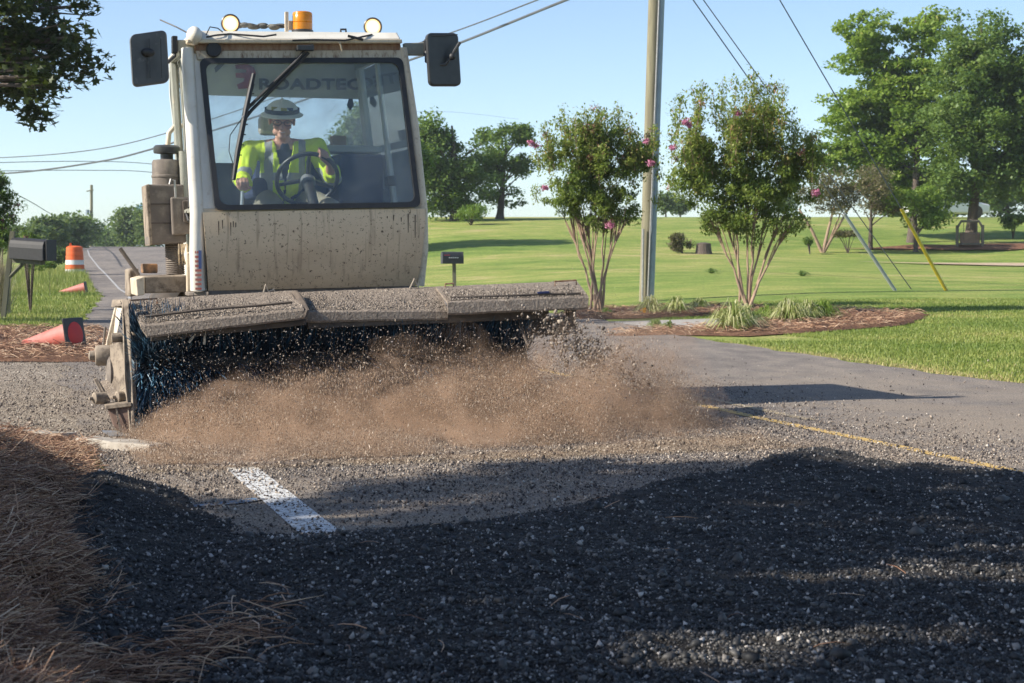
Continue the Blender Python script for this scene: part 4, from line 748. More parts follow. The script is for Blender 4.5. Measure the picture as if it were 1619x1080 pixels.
# broom: core and bristles
bc0, bc1 = L(.06, .38, .36), L(2.48, .38, .36)
core = MB().lathe(bc0, (bc1 - bc0), [(.10, 0), (.12, .02), (.12, 2.40), (.10, 2.42)], 20).build('broom', M_DARKST, sw, smooth=True)
n = 15000; uu = np.concatenate([rng.uniform(.06, .35, 4500), rng.uniform(.35, 2.5, n - 4500)]); th = rng.uniform(0, 2 * np.pi, n)
ux, vx, zx = np.array(UX), np.array(VX), np.array(ZX); rdir = np.cos(th)[:, None] * vx + np.sin(th)[:, None] * zx; tdir = -np.sin(th)[:, None] * vx + np.cos(th)[:, None] * zx
c0 = np.array(P0)[None] + uu[:, None] * ux + .38 * vx + .36 * zx; ln = rng.uniform(.21, .255, n) * np.where(np.sin(th) < -.8, .97, 1); sp = rng.normal(0, .03, (n, 3)); splay = np.where(uu < .3, -rng.uniform(0, .09, n) * (0.36 - uu) / .3, rng.normal(0, .02, n))
tw = .0028; p0_ = c0 + rdir * .11; p1_ = c0 + rdir * (.11 + ln * .55)[:, None] + tdir * .02 + splay[:, None] * .4 * ux + sp * .4; p2_ = c0 + rdir * (.11 + ln)[:, None] + tdir * .05 + splay[:, None] * ux + sp
V = np.stack([p0_ - ux * tw, p0_ + ux * tw, p1_ - ux * tw + tdir * .002, p1_ + ux * tw, p2_ - ux * tw * .5, p2_ + ux * tw * .5], 1)
F = np.array([(0, 1, 3, 2), (2, 3, 5, 4)]); FF = (F[None] + (np.arange(n) * 6)[:, None, None]).reshape(-1, 4)
M_BRIS = var_mat('broom_bristle', [(0, (.015, .02, .028)), (.5, (.03, .05, .075)), (.7, (.06, .17, .28)), (.86, (.20, .38, .50)), (1, (.52, .60, .65))], rough=.45, spec=.5)
brv = np.clip(rng.random(n) * np.where(uu < .33, 1.0, .72), 0, 1)
tag(np_mesh('bristles', V.reshape(-1, 3), FF, M_BRIS, core, {'var': np.repeat(brv, 2)}), kind='stuff')
# left end frame
ef = MB().prism([M(172, 545, .30), M(186, 541, .24), M(204, 600, .10), M(208, 648, .06), M(190, 660, .12), M(174, 620, .25)], UX * .03).build('end_frame', M_TAN, sw, bevel=.006)
MB().prism([M(193, 474, .28), M(203, 474, .25), M(210, 640, .0), M(212, 682, -.04), M(203, 684, -.04), M(196, 600, .05)], VX * .05).build('front_strut', M_TAN, ef, bevel=.006)
MB().prism([M(184, 476, .55), M(196, 474, .5), M(182, 540, .42), M(176, 618, .35), M(166, 612, .38), M(168, 540, .45)], VX * .05).build('rear_strut', M_CREAM, ef, bevel=.006)
MB().prism([M(178, 474, .6), M(208, 472, .42), M(204, 482, .36), M(176, 486, .56)], VX * .04).build('top_gusset', M_TAN, ef, bevel=.006)
MB().prism([M(176, 534, .4), M(212, 530, .2), M(212, 540, .2), M(178, 545, .4)], VX * .04).build('cross_bar', M_DARKST, ef, bevel=.004)
be = M(165, 562, .38)
MB().lathe(be - UX * .04, -UX, [(.02, -.1), (.06, -.1), (.062, .0), (.055, .015), (.03, .02), (.028, .05), (.012, .055)], 24).build('drive_motor', M_TAN, ef, smooth=True)
MB().lathe(M(176, 590, .34), -UX, [(.06, -.02), (.10, .0), (.105, .015), (.08, .03), (.03, .035)], 26).build('bearing_plate', M_TAUPE, ef, smooth=True)
MB().lathe(M(149, 563, .40), -UX, [(.018, -.06), (.018, 0.0), (.013, .02)], 12).build('hose_fitting', M_SILVER, ef, smooth=True)
MB().prism([M(146, 600, .30), M(152, 598, .32), M(172, 636, .18), M(168, 642, .16)], VX * .03).build('adjuster_arm', M_TAN, ef, bevel=.004)
MB().prism([M(150, 604, .32), M(190, 600, .22), M(194, 628, .16), M(166, 634, .22)], VX * .06).build('debris_shelf', M_HOOD, ef, bevel=.006)
for px, py, r_ in ((152, 630, .035), (188, 628, .034)): MB().lathe(M(px, py, .14), (-UX * .8 - VX * .3), [(.01, -.05), (r_, -.05), (r_, .02), (.012, .03), (.01, .05)], 18).build('caster_nut', M_TAN, ef, smooth=True)
MB().prism([M(168, 645, .06), M(204, 641, .0), M(203, 686, .0), M(190, 684, .02), M(178, 676, .05)], VX * .12).build('deflector_shoe', pmat('dark_red_brown_shoe', (.10, .06, .045), (.16, .10, .075), 12, .7, bmp=.2), ef, bevel=.008)
MB().prism([M(164, 641, .04), M(206, 637, -.02), M(206, 643, -.02), M(165, 648, .04)], VX * .14).build('shoe_rim', M_TAN, ef, bevel=.003)
MB().prism([M(180, 645, .035), M(183, 645, .035), M(190, 684, .0), M(187, 684, .0)], -VX * .01).build('shoe_rib', M_TAN, ef)
MB().prism([M(160, 684, .02), M(208, 686, -.04), M(206, 690, -.06), M(170, 690, -.04)], VX * .12).build('skid_plate', M_SILVER, ef, bevel=.002)
mb = MB()
for q in range(7): mb.ball(M(166 - q * .8, 520 + q * 6, .5), .009, .009, .016, 8, 5)
mb.build('lift_chain', M_TAUPE, ef)
# ------------------------------------------------------------------ flying grit and dust
ZT_U = [-.06, .1, .35, .8, 1.2, 1.6, 1.8, 2.1, 2.3, 2.5, 2.65, 2.9, 3.15, 3.3, 3.42]; ZT_Z = [0.0, .12, .27, .34, .38, .47, .50, .46, .52, .68, .68, .62, .54, .42, 0.0]
def ztop(u, v):
    back = np.clip((-v) / 1.5, 0, 1); vf = np.interp(u, [-.2, 1.3, 3.1, 3.4], [1.6, 1.5, .98, .5])
    s = np.clip(-v / vf, -.3, 1); return np.interp(u, ZT_U, ZT_Z) * np.clip(1 - np.maximum(s, 0) ** 1.8, 0, 1) * (1 + .10 * fbm(u, v, 5, 51, 2))
def dust_local(n):
    u = rng.uniform(-.02, 3.42, n); v = -rng.random(n) ** 1.15 * 1.62 + .12; zt = ztop(u, v); z = rng.random(n) ** 1.25 * zt * 1.08
    cl = .55 + .7 * fbm(u * 1.6 + z * .8, z * 1.6 + v * .4, 4.0, 52, 4) ; hf = z / np.maximum(zt, .01)
    dark = np.where((u < 2.3) & (z > .36), .35, 1.0); k = (zt > .01) & (rng.random(n) < np.clip(cl, .1, 1) * (1 - .6 * hf ** 3) * dark)
    z = z * np.where(rng.random(len(z)) < .22, rng.uniform(1, 1.45, len(z)), 1); u = u + rng.normal(0, .06, len(u)); return u[k], v[k], z[k]
def wpos(u, v, z): return np.array(P0)[None] + u[:, None] * ux + v[:, None] * vx + z[:, None] * zx
M_FLY = var_mat('flying_grit', [(0, (.10, .07, .05)), (.45, (.34, .235, .16)), (.85, (.52, .39, .28)), (1, (.80, .70, .58))])
u, v, z = dust_local(430000)
s = np.clip(rng.lognormal(math.log(.0023), .42, len(u)), .0013, .008)
TET = [(np.array([(0, 0, .75), (.5, 0, -.3), (-.3, .45, -.3), (-.25, -.4, -.2)]), np.array([(0, 1, 2), (0, 2, 3), (0, 3, 1), (1, 3, 2)])), (np.array([(0, 0, .9), (.4, .1, -.4), (-.3, .3, -.3), (-.25, -.4, -.3)]), np.array([(0, 1, 2), (0, 2, 3), (0, 3, 1), (1, 3, 2)]))]
o = scatter('flying_grit', TET, wpos(u, v, z + .01), np.stack([s, s, s * rng.uniform(1, 4.2, len(s))], 1), M_FLY, rot=rand_rot(len(u), .38)); o['label'] = 'cloud of sand and grit thrown up by the broom'
n = 5200; u = rng.uniform(.1, 2.9, n); v = -rng.random(n) * .9 + .1; z = rng.uniform(.08, .62, n) * np.where(u > 2.5, .95, 1)
s = np.clip(rng.lognormal(math.log(.0062), .4, n), .003, .017)
o = scatter('flying_pebbles', ROCK8, wpos(u, v, z), s, M_STONE_L); o['label'] = 'pale pebbles flying in the dark under the broom hood'
n = 1100; u = rng.normal(2.72, .17, n); z = np.clip(.52 - (u - 2.6) * .55 + rng.normal(0, .08, n), .05, .8); v = rng.normal(-.15, .14, n); s = np.clip(rng.lognormal(math.log(.014), .4, n), .006, .035)
o = scatter('flying_clods', ROCK20, wpos(u, v, z), s, M_CRUST); o['label'] = 'dark clods flung past the right end of the broom'
# dust haze: nested closed lumpy bodies of air, thinner outwards
def dust_body(hs, dens, seed, nlo, nhi, us):
    uu = np.linspace(-.08, 3.42 + .22 * us, 72); vv = np.linspace(.25, -1.75, 40); U_, V_ = np.meshgrid(uu, vv); uq = (U_ + .08) / (3.50 + .22 * us) * 3.50 - .08
    T = ztop(uq, np.minimum(V_, 0)) * hs * (1 + .22 * fbm(U_ * 1.0, V_ * .6, 5.5, seed, 3)) + .015; T = np.where(V_ > 0, T * np.clip(1 - V_ / .3, 0, 1) + .015, T); T = np.maximum(T, .012)
    P_top = (np.array(P0) + U_[..., None] * ux + V_[..., None] * vx + (T + .006)[..., None] * zx).reshape(-1, 3); P_bot = P_top.copy(); P_bot[:, 2] = .005; ny_, nx_ = U_.shape
    i = (np.arange(ny_ - 1)[:, None] * nx_ + np.arange(nx_ - 1)[None]).ravel(); nT = len(P_top); F = [np.stack([i, i + 1, i + nx_ + 1, i + nx_], 1), np.stack([i, i + nx_, i + nx_ + 1, i + 1], 1) + nT]
    def side(ids): ids = np.array(ids); return np.stack([ids[:-1], ids[:-1] + nT, ids[1:] + nT, ids[1:]], 1)
    F += [side(range(nx_)), side(range((ny_ - 1) * nx_, ny_ * nx_))[:, ::-1], side(range(0, ny_ * nx_, nx_))[:, ::-1], side(range(nx_ - 1, ny_ * nx_, nx_))]
    m, nt, out = new_mat('dust_air'); pv = nt.nodes.new('ShaderNodeVolumePrincipled'); pv.inputs['Color'].default_value = (0.68, 0.48, 0.335, 1); pv.inputs['Anisotropy'].default_value = 0.0
    dn = ramp(nt, noise_fac(nt, 3.4, 5, 0.65, 'pos', 0.8, stretch=(1, 1, 1.2)), [(nlo, 0.0), (nhi, 1.0)]); mt = node(nt, 'ShaderNodeMath', operation='MULTIPLY'); nt.links.new(dn, mt.inputs[0]); mt.inputs[1].default_value = dens
    nt.links.new(mt.outputs[0], pv.inputs['Density']); nt.links.new(pv.outputs[0], out.inputs['Volume'])
    tag(np_mesh('dust_cloud', np.concatenate([P_top, P_bot]), np.concatenate(F)[:, ::-1], m), 'brown dust billowing in front of the broom', kind='stuff')
dust_body(1.14, .7, 61, .47, .64, 1.0); dust_body(.90, 1.0, 62, .44, .60, .5); dust_body(.58, 1.3, 63, .38, .58, 0)
scene.cycles.volume_step_rate = 2.0; scene.cycles.volume_bounces = 2; scene.cycles.transparent_max_bounces = 24
#@@PART3
# ------------------------------------------------------------------ the driver
def PX(px, py, Y): return Vector(((px - CX) / FPX * Y, Y, CZ - (py - HY) / FPX * Y))
def GP(px, Y, dz=0.0): x = (px - CX) / FPX * Y; return Vector((x, Y, h1(x, Y) + dz))
def remesh(mb, voxel, smooth_it=3):
    me = bpy.data.meshes.new('tmp'); me.from_pydata(mb.v, [], mb.f); bm = bmesh.new(); bm.from_mesh(me); bmesh.ops.recalc_face_normals(bm, faces=bm.faces); bm.to_mesh(me); bm.free()
    o = bpy.data.objects.new('tmp', me); C.objects.link(o); r = o.modifiers.new('r', 'REMESH'); r.mode = 'VOXEL'; r.voxel_size = voxel; s = o.modifiers.new('s', 'SMOOTH'); s.iterations = smooth_it; s.factor = .5
    bpy.context.view_layer.update(); out = bpy.data.meshes.new_from_object(o.evaluated_get(bpy.context.evaluated_depsgraph_get())); bpy.data.objects.remove(o); return out
def cap(mb, pts, n=12):
    """chain of (point, radius)"""
    mb.tube([p for p, r in pts], [r for p, r in pts], n)
    for p, r in pts: mb.ball(p, r, r, r, 12, 8)
AX = (UX, VX, ZX)
HD = M(448, 190, 1.62); HC = HD
HS = 1.07
fwd = (-VX * .93 - UX * .12 - ZX * .33).normalized(); hx = fwd.cross(ZX).normalized() * -1; hx = (UX - fwd * UX.dot(fwd)).normalized(); hz = hx.cross(-fwd).normalized(); hz = hz if hz.z > 0 else -hz
def HPt(x, y, z): return HC + (hx * x + fwd * y + hz * z) * HS
HA = (hx, fwd, hz)
NK = M(450, 226, 1.72); SH_L = M(397, 238, 1.76); SH_R = M(500, 236, 1.76); CH = M(449, 258, 1.78); HIP = M(452, 312, 1.92)
EL_L = M(384, 282, 1.62); WR_L = M(389, 296, 1.42); EL_R = M(527, 284, 1.64); RIM = SWC + (ua * math.cos(R(-62)) + va * math.sin(R(-62))) * RWH; WR_R = RIM + VX * .085 + UX * .055 - ZX * .035
bd = MB()
bd.ball(HPt(0, -.01, .02), .074, .095, .10, 18, 12, ax=HA); bd.ball(HPt(0, .030, -.055), .052, .055, .062, 16, 10, ax=HA); bd.ball(HPt(0, .070, -.092), .030, .028, .024, 12, 8, ax=HA); bd.ball(HPt(.035, .03, -.075), .025, .035, .026, 10, 8, ax=HA); bd.ball(HPt(-.035, .03, -.075), .025, .035, .026, 10, 8, ax=HA)
bd.ball(HPt(0, .082, .012), .055, .014, .012, 12, 8, ax=HA)
cap(bd, [(HPt(0, .085, .0), .009), (HPt(0, .108, -.030), .015)]); bd.ball(HPt(.012, .094, -.034), .009, .010, .007, 8, 6, ax=HA); bd.ball(HPt(-.012, .094, -.034), .009, .010, .007, 8, 6, ax=HA)
for s in (-1, 1):
    bd.ball(HPt(.040 * s, .062, -.030), .022, .018, .020, 10, 8, ax=HA); bd.ball(HPt(.077 * s, -.005, -.015), .010, .020, .032, 10, 8, ax=HA)
bd.ball(HPt(0, .086, -.058), .026, .010, .007, 10, 6, ax=HA); bd.ball(HPt(0, .084, -.070), .020, .010, .006, 10, 6, ax=HA)
cap(bd, [(NK + ZX * -.02, .056), (HPt(0, -.035, -.07), .046)]); cap(bd, [(SH_L, .055), (NK - ZX * .03, .065), (SH_R, .055)]); cap(bd, [(CH, .13), (CH - ZX * .14, .12), (HIP, .13)])
for a, b, c in ((SH_L, EL_L, WR_L), (SH_R, EL_R, WR_R)): cap(bd, [(a, .055), (a.lerp(b, .5), .05), (b, .042)]); cap(bd, [(b, .042), (b.lerp(c, .4), .042), (c, .028)])
KN = (M(415, 338, 1.42), M(525, 333, 1.42))
for kp, s in zip(KN, (-1, 1)):
    hp = HIP + UX * .09 * s; cap(bd, [(hp, .085), (kp, .062)]); ft_ = kp - ZX * .40 + VX * .05; cap(bd, [(kp, .062), (kp.lerp(ft_, .35) + VX * .015, .055), (ft_, .04)]); cap(bd, [(ft_, .042), (ft_ - VX * .16 - ZX * .02, .035)])
def hand(wr, palm, ref, along, out_n, down, sgn):
    """palm beside a bar at ref; fingers spread along the bar and close over it"""
    cap(bd, [(wr, .028), (palm, .030)]); bd.ball(palm, .040, .022, .036, 12, 8, ax=(along, out_n, down))
    for q, ln_ in enumerate((.92, 1.0, .95, .78)):
        k = palm + along * (-.030 + q * .0205) * sgn - down * .022
        cap(bd, [(k, .0115), (k - down * .020 * ln_ + out_n * .030 * ln_, .0105), (k + down * .004 + out_n * .052 * ln_, .0098), (k + down * .028 * ln_ + out_n * .046 * ln_, .0088)], 8)
    k = palm - along * .036 * sgn + down * .012; cap(bd, [(k, .013), (k - along * .018 * sgn + out_n * .026 + down * .004, .0115), (k - along * .006 * sgn + out_n * .046 + down * .010, .0095)], 8)
tan_ = (-ua * math.sin(R(-62)) + va * math.cos(R(-62))).normalized()
hand(WR_R, RIM + VX * .030 + ZX * .004, RIM, tan_, -VX, (-ZX * .9 + UX * .2).normalized(), 1)
KNOB = M(385, 296, 1.36); hand(WR_L, KNOB + VX * .030 + ZX * .012, KNOB, UX, -VX, -ZX, -1)
pbase = L(1.05, 1.85, 1.1); per = thing('person', (HIP.x, HIP.y, HIP.z - .12), 'driver in hard hat, glasses and yellow high visibility jacket steering behind the windscreen', 'person')
M_SKIN = pmat('weathered_skin', (0.66, 0.36, 0.26), (0.56, 0.28, 0.19), 14, 0.5, bmp=.08); body = remesh(bd, .0062, 2); body.name = 'body'; body.materials.clear(); body.materials.append(M_SKIN); body.shade_smooth(); bo_ = link('body', body, per)
M_SHIRT = pmat('navy_shirt', (0.03, 0.035, 0.06), (0.04, 0.045, 0.07), 20, .9, bmp=.3); M_HIVIS = pmat('high_visibility_yellow', (0.72, 0.88, 0.03), (0.60, 0.80, 0.03), 8, .75, bmp=.5, bscale=14, bdist=.03); M_REFL = pmat('reflective_band', (0.36, 0.37, 0.36), (0.30, 0.31, 0.31), 14, .5, bmp=.2)
M_TROU = pmat('tan_trousers', (0.30, 0.27, 0.20), (0.24, 0.21, 0.16), 9, .9, bmp=.4)
sb_ = MB(); cap(sb_, [(NK - ZX * .035, .068), (CH, .142), (CH - ZX * .14, .135), (HIP, .14)]); cap(sb_, [(SH_L, .058), (NK - ZX * .055, .06), (SH_R, .058)]); me = remesh(sb_, .010, 3); me.materials.clear(); me.materials.append(M_SHIRT); me.shade_smooth(); link('shirt', me, per)
jb = MB(); cap(jb, [(CH + ZX * .02, .158), (CH - ZX * .12, .156), (HIP + ZX * .02, .160)]); cap(jb, [(SH_L, .073), (NK - ZX * .055, .078), (SH_R, .073)])
for a, b, c, fr_ in ((SH_L, EL_L, WR_L, .75), (SH_R, EL_R, WR_R, .55)): cap(jb, [(a, .075), (a.lerp(b, .5), .072), (b, .064)]); jb.tube([b, b.lerp(c, fr_ * .6), b.lerp(c, fr_)], [.064, .060, .058], 14); jb.ball(b, .064, .064, .064)
me = remesh(jb, .009, 3); me.materials.clear()
for m in (M_HIVIS, M_REFL): me.materials.append(m)
bm = bmesh.new(); bm.from_mesh(me); bm.normal_update(); dele = []
for v in bm.verts: v.co += v.normal * (.012 * noise.noise(v.co * 9) + .007 * noise.noise(Vector((v.co.x * 30, v.co.y * 22, v.co.z * 12))))
for f in bm.faces:
    c = f.calc_center_median(); u_ = (c - P0).dot(UX); v_ = (c - P0).dot(VX); uc = (CH - P0).dot(UX); t = (c.z - (HIP.z)) / (NK.z - HIP.z); front = v_ < (CH - P0).dot(VX) - .02
    if (c - NK).length < .085 or (front and abs(u_ - uc + .01) < .008 + .052 * max(0, min(1, (t - .25) / .6))): dele.append(f); continue
    arm = abs(u_ - uc) > .20
    if not arm and (abs(abs(u_ - uc) - .115) < .026 or abs(c.z - (HIP.z + .13)) < .028): f.material_index = 1
    if arm:
        for b, w in ((EL_L, WR_L), (EL_R, WR_R)):
            d = (w - b).normalized(); q = (c - b).dot(d)
            if (c - b).length < .2 and .005 < q < .055 and c.z < b.z + .08: f.material_index = 1
bmesh.ops.delete(bm, geom=dele, context='FACES'); bm.to_mesh(me); bm.free(); me.shade_smooth(); jk = link('jacket', me, per); sd = jk.modifiers.new('s', 'SOLIDIFY'); sd.thickness = .006
tb = MB()
for kp, s in zip(KN, (-1, 1)): hp = HIP + UX * .09 * s; cap(tb, [(hp, .105), (kp, .078)]); cap(tb, [(kp, .078), (kp - ZX * .34 + VX * .05, .065)])
me = remesh(tb, .010, 3); me.materials.clear(); me.materials.append(M_TROU); me.shade_smooth(); link('trousers', me, per)
# hard hat: dome, full brim, dark band and stickers
hh = MB(); prof = []
hup = (hz * .96 - fwd * .06 + hx * -.03).normalized(); ho = HPt(-.002, .0, .040)
for q in range(9): a = R(q * 90 / 8); prof.append((.108 * math.cos(a) + .001, .092 * math.sin(a)))
M_HAT = pmat('off_white_hard_hat', (0.80, 0.80, 0.72), (0.70, 0.70, 0.62), 9, .4, bmp=.04, dirt=(.35, .32, .26), dscale=18, dlo=.6, dhi=.78)
hat = hh.lathe(ho, hup, [(.100, -.012), (.136, -.016), (.139, -.010), (.112, .004)] + prof, 32, sx=1.08, sy=.98).build('hard_hat', M_HAT, per, smooth=True)
MB().lathe(ho, hup, [(.113, .006), (.1135, .034), (.109, .035), (.109, .006)], 32, sx=1.08, sy=.98).build('hat_band', pmat('dark_hat_band', (.045, .05, .06), None, 12, .6), hat, smooth=True)
MB().tube([ho + hup * (.095 - .001 * abs(q) ** 2 * 1.1) + (fwd * q * .0135) for q in range(-6, 7)], .009, 8).build('hat_ridge', M_HAT, hat, smooth=True)
for k, (x_, c_) in enumerate(((-.055, (.5, .42, .05)), (.008, (.50, .45, .06)), (.05, (.08, .12, .2)))):
    base = ho + hup * .048 + hx * x_ + fwd * (.103 - abs(x_) * .35); MB().box(base, hx * .020, fwd * .004, hup * .012).build('hat_sticker', pmat('sticker_tone', c_, tuple(q * .5 for q in c_), 40, .5, bmp=0), hat)
MB().ball(HPt(0, -.03, .0), .079, .082, .065, 16, 10, ax=HA).build('hair', pmat('short_dark_hair', (.05, .035, .025), (.09, .07, .05), 60, .8, bmp=.6), per, smooth=True)
gl_ = MB()
for s in (-1, 1):
    gl_.tube([HPt(.033 * s + .026 * math.cos(R(a)), .098, .001 + .017 * math.sin(R(a))) for a in range(0, 361, 30)], .0028, 6); gl_.tube([HPt(.058 * s, .096, .006), HPt(.078 * s, .03, .006), HPt(.080 * s, -.01, .0)], .0025, 6)
gl_.tube([HPt(-.008, .104, .004), HPt(.008, .104, .004)], .0025, 6); gl_.build('glasses', M_BLACKP, per)
for s in (-1, 1): MB().ball(HPt(.032 * s, .082, .002), .012, .010, .008, 10, 7, ax=HA).build('eye', pmat('eye_dark', (.10, .07, .06), (.35, .3, .28), 300, .3, bmp=0), per, smooth=True)
MB().tube([HPt(q * .007, .094 - abs(q) * .002, -.062 + abs(q) * .0012) for q in range(-3, 4)], [.002, .004, .005, .005, .005, .004, .002], 8).build('mouth', pmat('lips_and_teeth', (.55, .28, .24), (.7, .6, .55), 90, .4, bmp=0), per, smooth=True)
# ------------------------------------------------------------------ vegetation
M_BARK = pmat('tree_bark', (0.13, 0.10, 0.08), (0.08, 0.06, 0.05), 6, .95, bmp=1.0, bscale=25, bdist=.03, stretch=(3, 3, .5)); M_CMBARK = pmat('smooth_tan_bark', (0.36, 0.25, 0.17), (0.24, 0.16, 0.11), 9, .8, bmp=.3, stretch=(2, 2, .5))
def fol(nm, a, b, c, d, tr=.32): return leaf_mat(nm, [(0, a), (.45, b), (.85, c), (1, d)], tr)
L_OAK = fol('oak_leaves', (.018, .030, .010), (.035, .055, .014), (.06, .075, .02), (.13, .07, .03), .22)
L_SWEET = fol('pale_green_leaves', (.12, .21, .04), (.22, .33, .06), (.33, .43, .09), (.46, .46, .15), .5); L_DEEP = fol('deep_green_leaves', (.07, .14, .04), (.14, .22, .06), (.22, .31, .09), (.30, .35, .12), .46)
L_CM = fol('crape_leaves', (.11, .17, .045), (.21, .28, .07), (.34, .37, .11), (.55, .33, .20), .5); L_CMF = fol('crape_dusky_leaves', (.08, .06, .045), (.17, .15, .09), (.24, .21, .12), (.34, .22, .17), .4); L_FARB = fol('far_leaves', (.07, .12, .05), (.13, .19, .08), (.20, .26, .10), (.28, .31, .13), .42)
L_LIME = fol('lime_shrub_leaves', (.10, .18, .03), (.16, .26, .04), (.24, .33, .06), (.3, .36, .1)); L_BLOOM = var_mat('pink_blossom', [(0, (.36, .09, .18)), (.5, (.56, .20, .33)), (1, (.70, .38, .48))], rough=.8); L_RUSTTIP = var_mat('seed_heads', [(0, (.20, .10, .06)), (.5, (.36, .17, .12)), (1, (.50, .24, .22))], rough=.9)
LEAF = [(np.array([(0, -.5, 0), (.26, 0, b), (0, .5, c), (-.26, 0, b)]), np.array([(0, 1, 2, 3)])) for b, c in ((.06, 0), (.1, .05), (-.04, .08))]
WIDE = [(np.array([(0, -.5, 0), (.42, .05, b), (0, .5, c), (-.42, .0, b)]), np.array([(0, 1, 2, 3)])) for b, c in ((.06, 0), (.12, .1), (-.08, .12))]
def lobed(seed):
    r = random.Random(seed); V = [(0, 0, .03)]; n = 10
    for k in range(n): a = 2 * math.pi * k / n; rr = (.52 if k % 2 == 0 else .24) * r.uniform(.85, 1.15) * (1.15 if k in (0, 5) else .9); V.append((rr * math.sin(a), rr * math.cos(a), r.uniform(-.06, .06)))
    return np.array(V), np.array([(0, 1 + k, 1 + (k + 1) % n) for k in range(n)])
LOBED = [lobed(i) for i in range(4)]
def bez(a, b, c, n): return [a * ((1 - t) ** 2) + b * (2 * t * (1 - t)) + c * (t * t) for t in [i / n for i in range(n + 1)]]
def clumps(ells, n, bias=.45, thr=-.15, nscale=.6, flat=None):
    out = []; tries = 0; ws = np.array([e[1] * e[2] * e[3] for e in ells]) ** .67; ws /= ws.sum(); seedz = random.random() * 50
    while len(out) < n and tries < n * 40:
        tries += 1; c, rx, ry, rz = ells[rng.choice(len(ells), p=ws)]; d = rng.normal(size=3); d /= np.linalg.norm(d); r = rng.random() ** bias
        p = Vector((c[0] + d[0] * rx * r, c[1] + d[1] * ry * r, c[2] + d[2] * rz * r))
        if noise.noise(Vector((p.x, p.y, p.z)) * nscale + Vector((0, 0, seedz))) < thr: continue
        out.append(p)
    return out
GAP = [False]
def foliage(nm, cl, cr, nl, size, mat, par, bases=LEAF, flat=.75, tilt=.75, varf=None, origin=None, kind=None):
    Cc = np.array([c[:] for c in cl]); n = len(cl) * nl; ci = np.repeat(np.arange(len(cl)), nl); crr = np.repeat(rng.uniform(.6, 1.35, len(cl)), nl) * cr
    d = rng.normal(size=(n, 3)); d /= np.linalg.norm(d, axis=1)[:, None]; r = rng.random(n) ** .5; P = Cc[ci] + d * (r * crr)[:, None] * np.array([1, 1, flat]); S = size * rng.uniform(.65, 1.3, n)
    cv = np.repeat(rng.normal(0, .13, len(cl)), nl); var = np.clip(.46 + cv + rng.normal(0, .16, n) + (varf(P) if varf else 0), 0, 1)
    if GAP[0]:
        k_ = P[:, 2] / sun_dir.z; gx_, gy_ = P[:, 0] - sun_dir.x * k_, P[:, 1] - sun_dir.y * k_
        w_ = smooth(-.3, .9, gx_) * (1 - smooth(5.0, 5.8, gy_)) ; f_ = fbm(gx_ * .8, gy_ * 3.4, 2.0, 77, 2); keep = f_ < (1.15 - .85 * w_)
        P, S, var = P[keep], S[keep], var[keep]; n = len(P)
    return scatter(nm, bases, P, S, mat, par, rot=rand_rot(n, tilt), kind=kind, var=var, origin=origin)
def tree(nm, label, cat, group, base, ells, tr, ncl, cr, nl, leaf, mat, bases=WIDE, limbs=16, top=None, bark=None, fork=.3, bias=.45, thr=-.15, nscale=.6, varf=None, flat=.75):
    base = Vector(base); t = thing(nm, base, label, cat, group); cl = clumps(ells, ncl, bias, thr, nscale)
    top = Vector(top) if top else Vector(ells[0][0]) + Vector((0, 0, ells[0][3] * .6)); mb = MB(); H_ = (top - base).length
    path = bez(base - Vector((0, 0, .1)), base.lerp(top, .5) + Vector((nz(base.x, 1) * .05 * H_, 0, 0)), top, 10); mb.tube(path, [tr * (1.35 if i == 0 else 1 - .085 * i) for i in range(11)], 10)
    for c in random.sample(cl, min(limbs, len(cl))):
        s = min(.88, max(fork, (c.z - base.z) / (top.z - base.z) - .25 + random.uniform(-.06, .04))); i = int(s * 10); p = path[i].lerp(path[min(10, i + 1)], s * 10 - i); m = p.lerp(c, .5) + Vector((0, 0, (c - p).length * .12)); r0 = tr * (1 - .085 * i) * .34
        mb.tube(bez(p, m, c, 6), [r0 * (1 - q / 7) + .006 for q in range(7)], 6)
        for _ in range(2): b = c + Vector(rng.normal(0, cr * .5, 3)); mb.tube([m.lerp(c, .6), b], [r0 * .3 + .004, .006], 4)
    mb.build('trunk', bark or M_BARK, t, smooth=True); foliage('crown', cl, cr, nl, leaf, mat, t, bases, varf=varf, flat=flat); return t
def E(px, py, Y, rx, rz, ry=None): p = PX(px, py, Y); k = Y / FPX; return (p, rx * k, (ry or rx) * k, rz * k)     # ellipsoid measured in photo pixels at distance Y
# oak whose branches reach in at the top left
Yo = 24
tree('oak_tree', 'dark oak branches reaching in at the top left of the sky', 'tree', None, (-13.5, 25, h1(-13.5, 25)), [E(20, -20, Yo, 105, 80, 160), E(40, 60, Yo, 85, 60, 140), E(95, 90, Yo, 78, 42, 100), E(150, 105, Yo, 45, 22, 50), E(60, 140, Yo, 60, 46, 90), E(15, 130, Yo, 60, 62, 90), E(112, 180, Yo, 14, 24, 25), E(150, 0, Yo, 18, 16, 25), E(-300, -200, 25, 300, 260, 300), E(-120, 0, 25, 160, 150, 200)],
     .38, 260, .36, 70, .135, L_OAK, LOBED, limbs=70, top=PX(-300, -300, 25), bias=.6, thr=-.28, nscale=1.1)
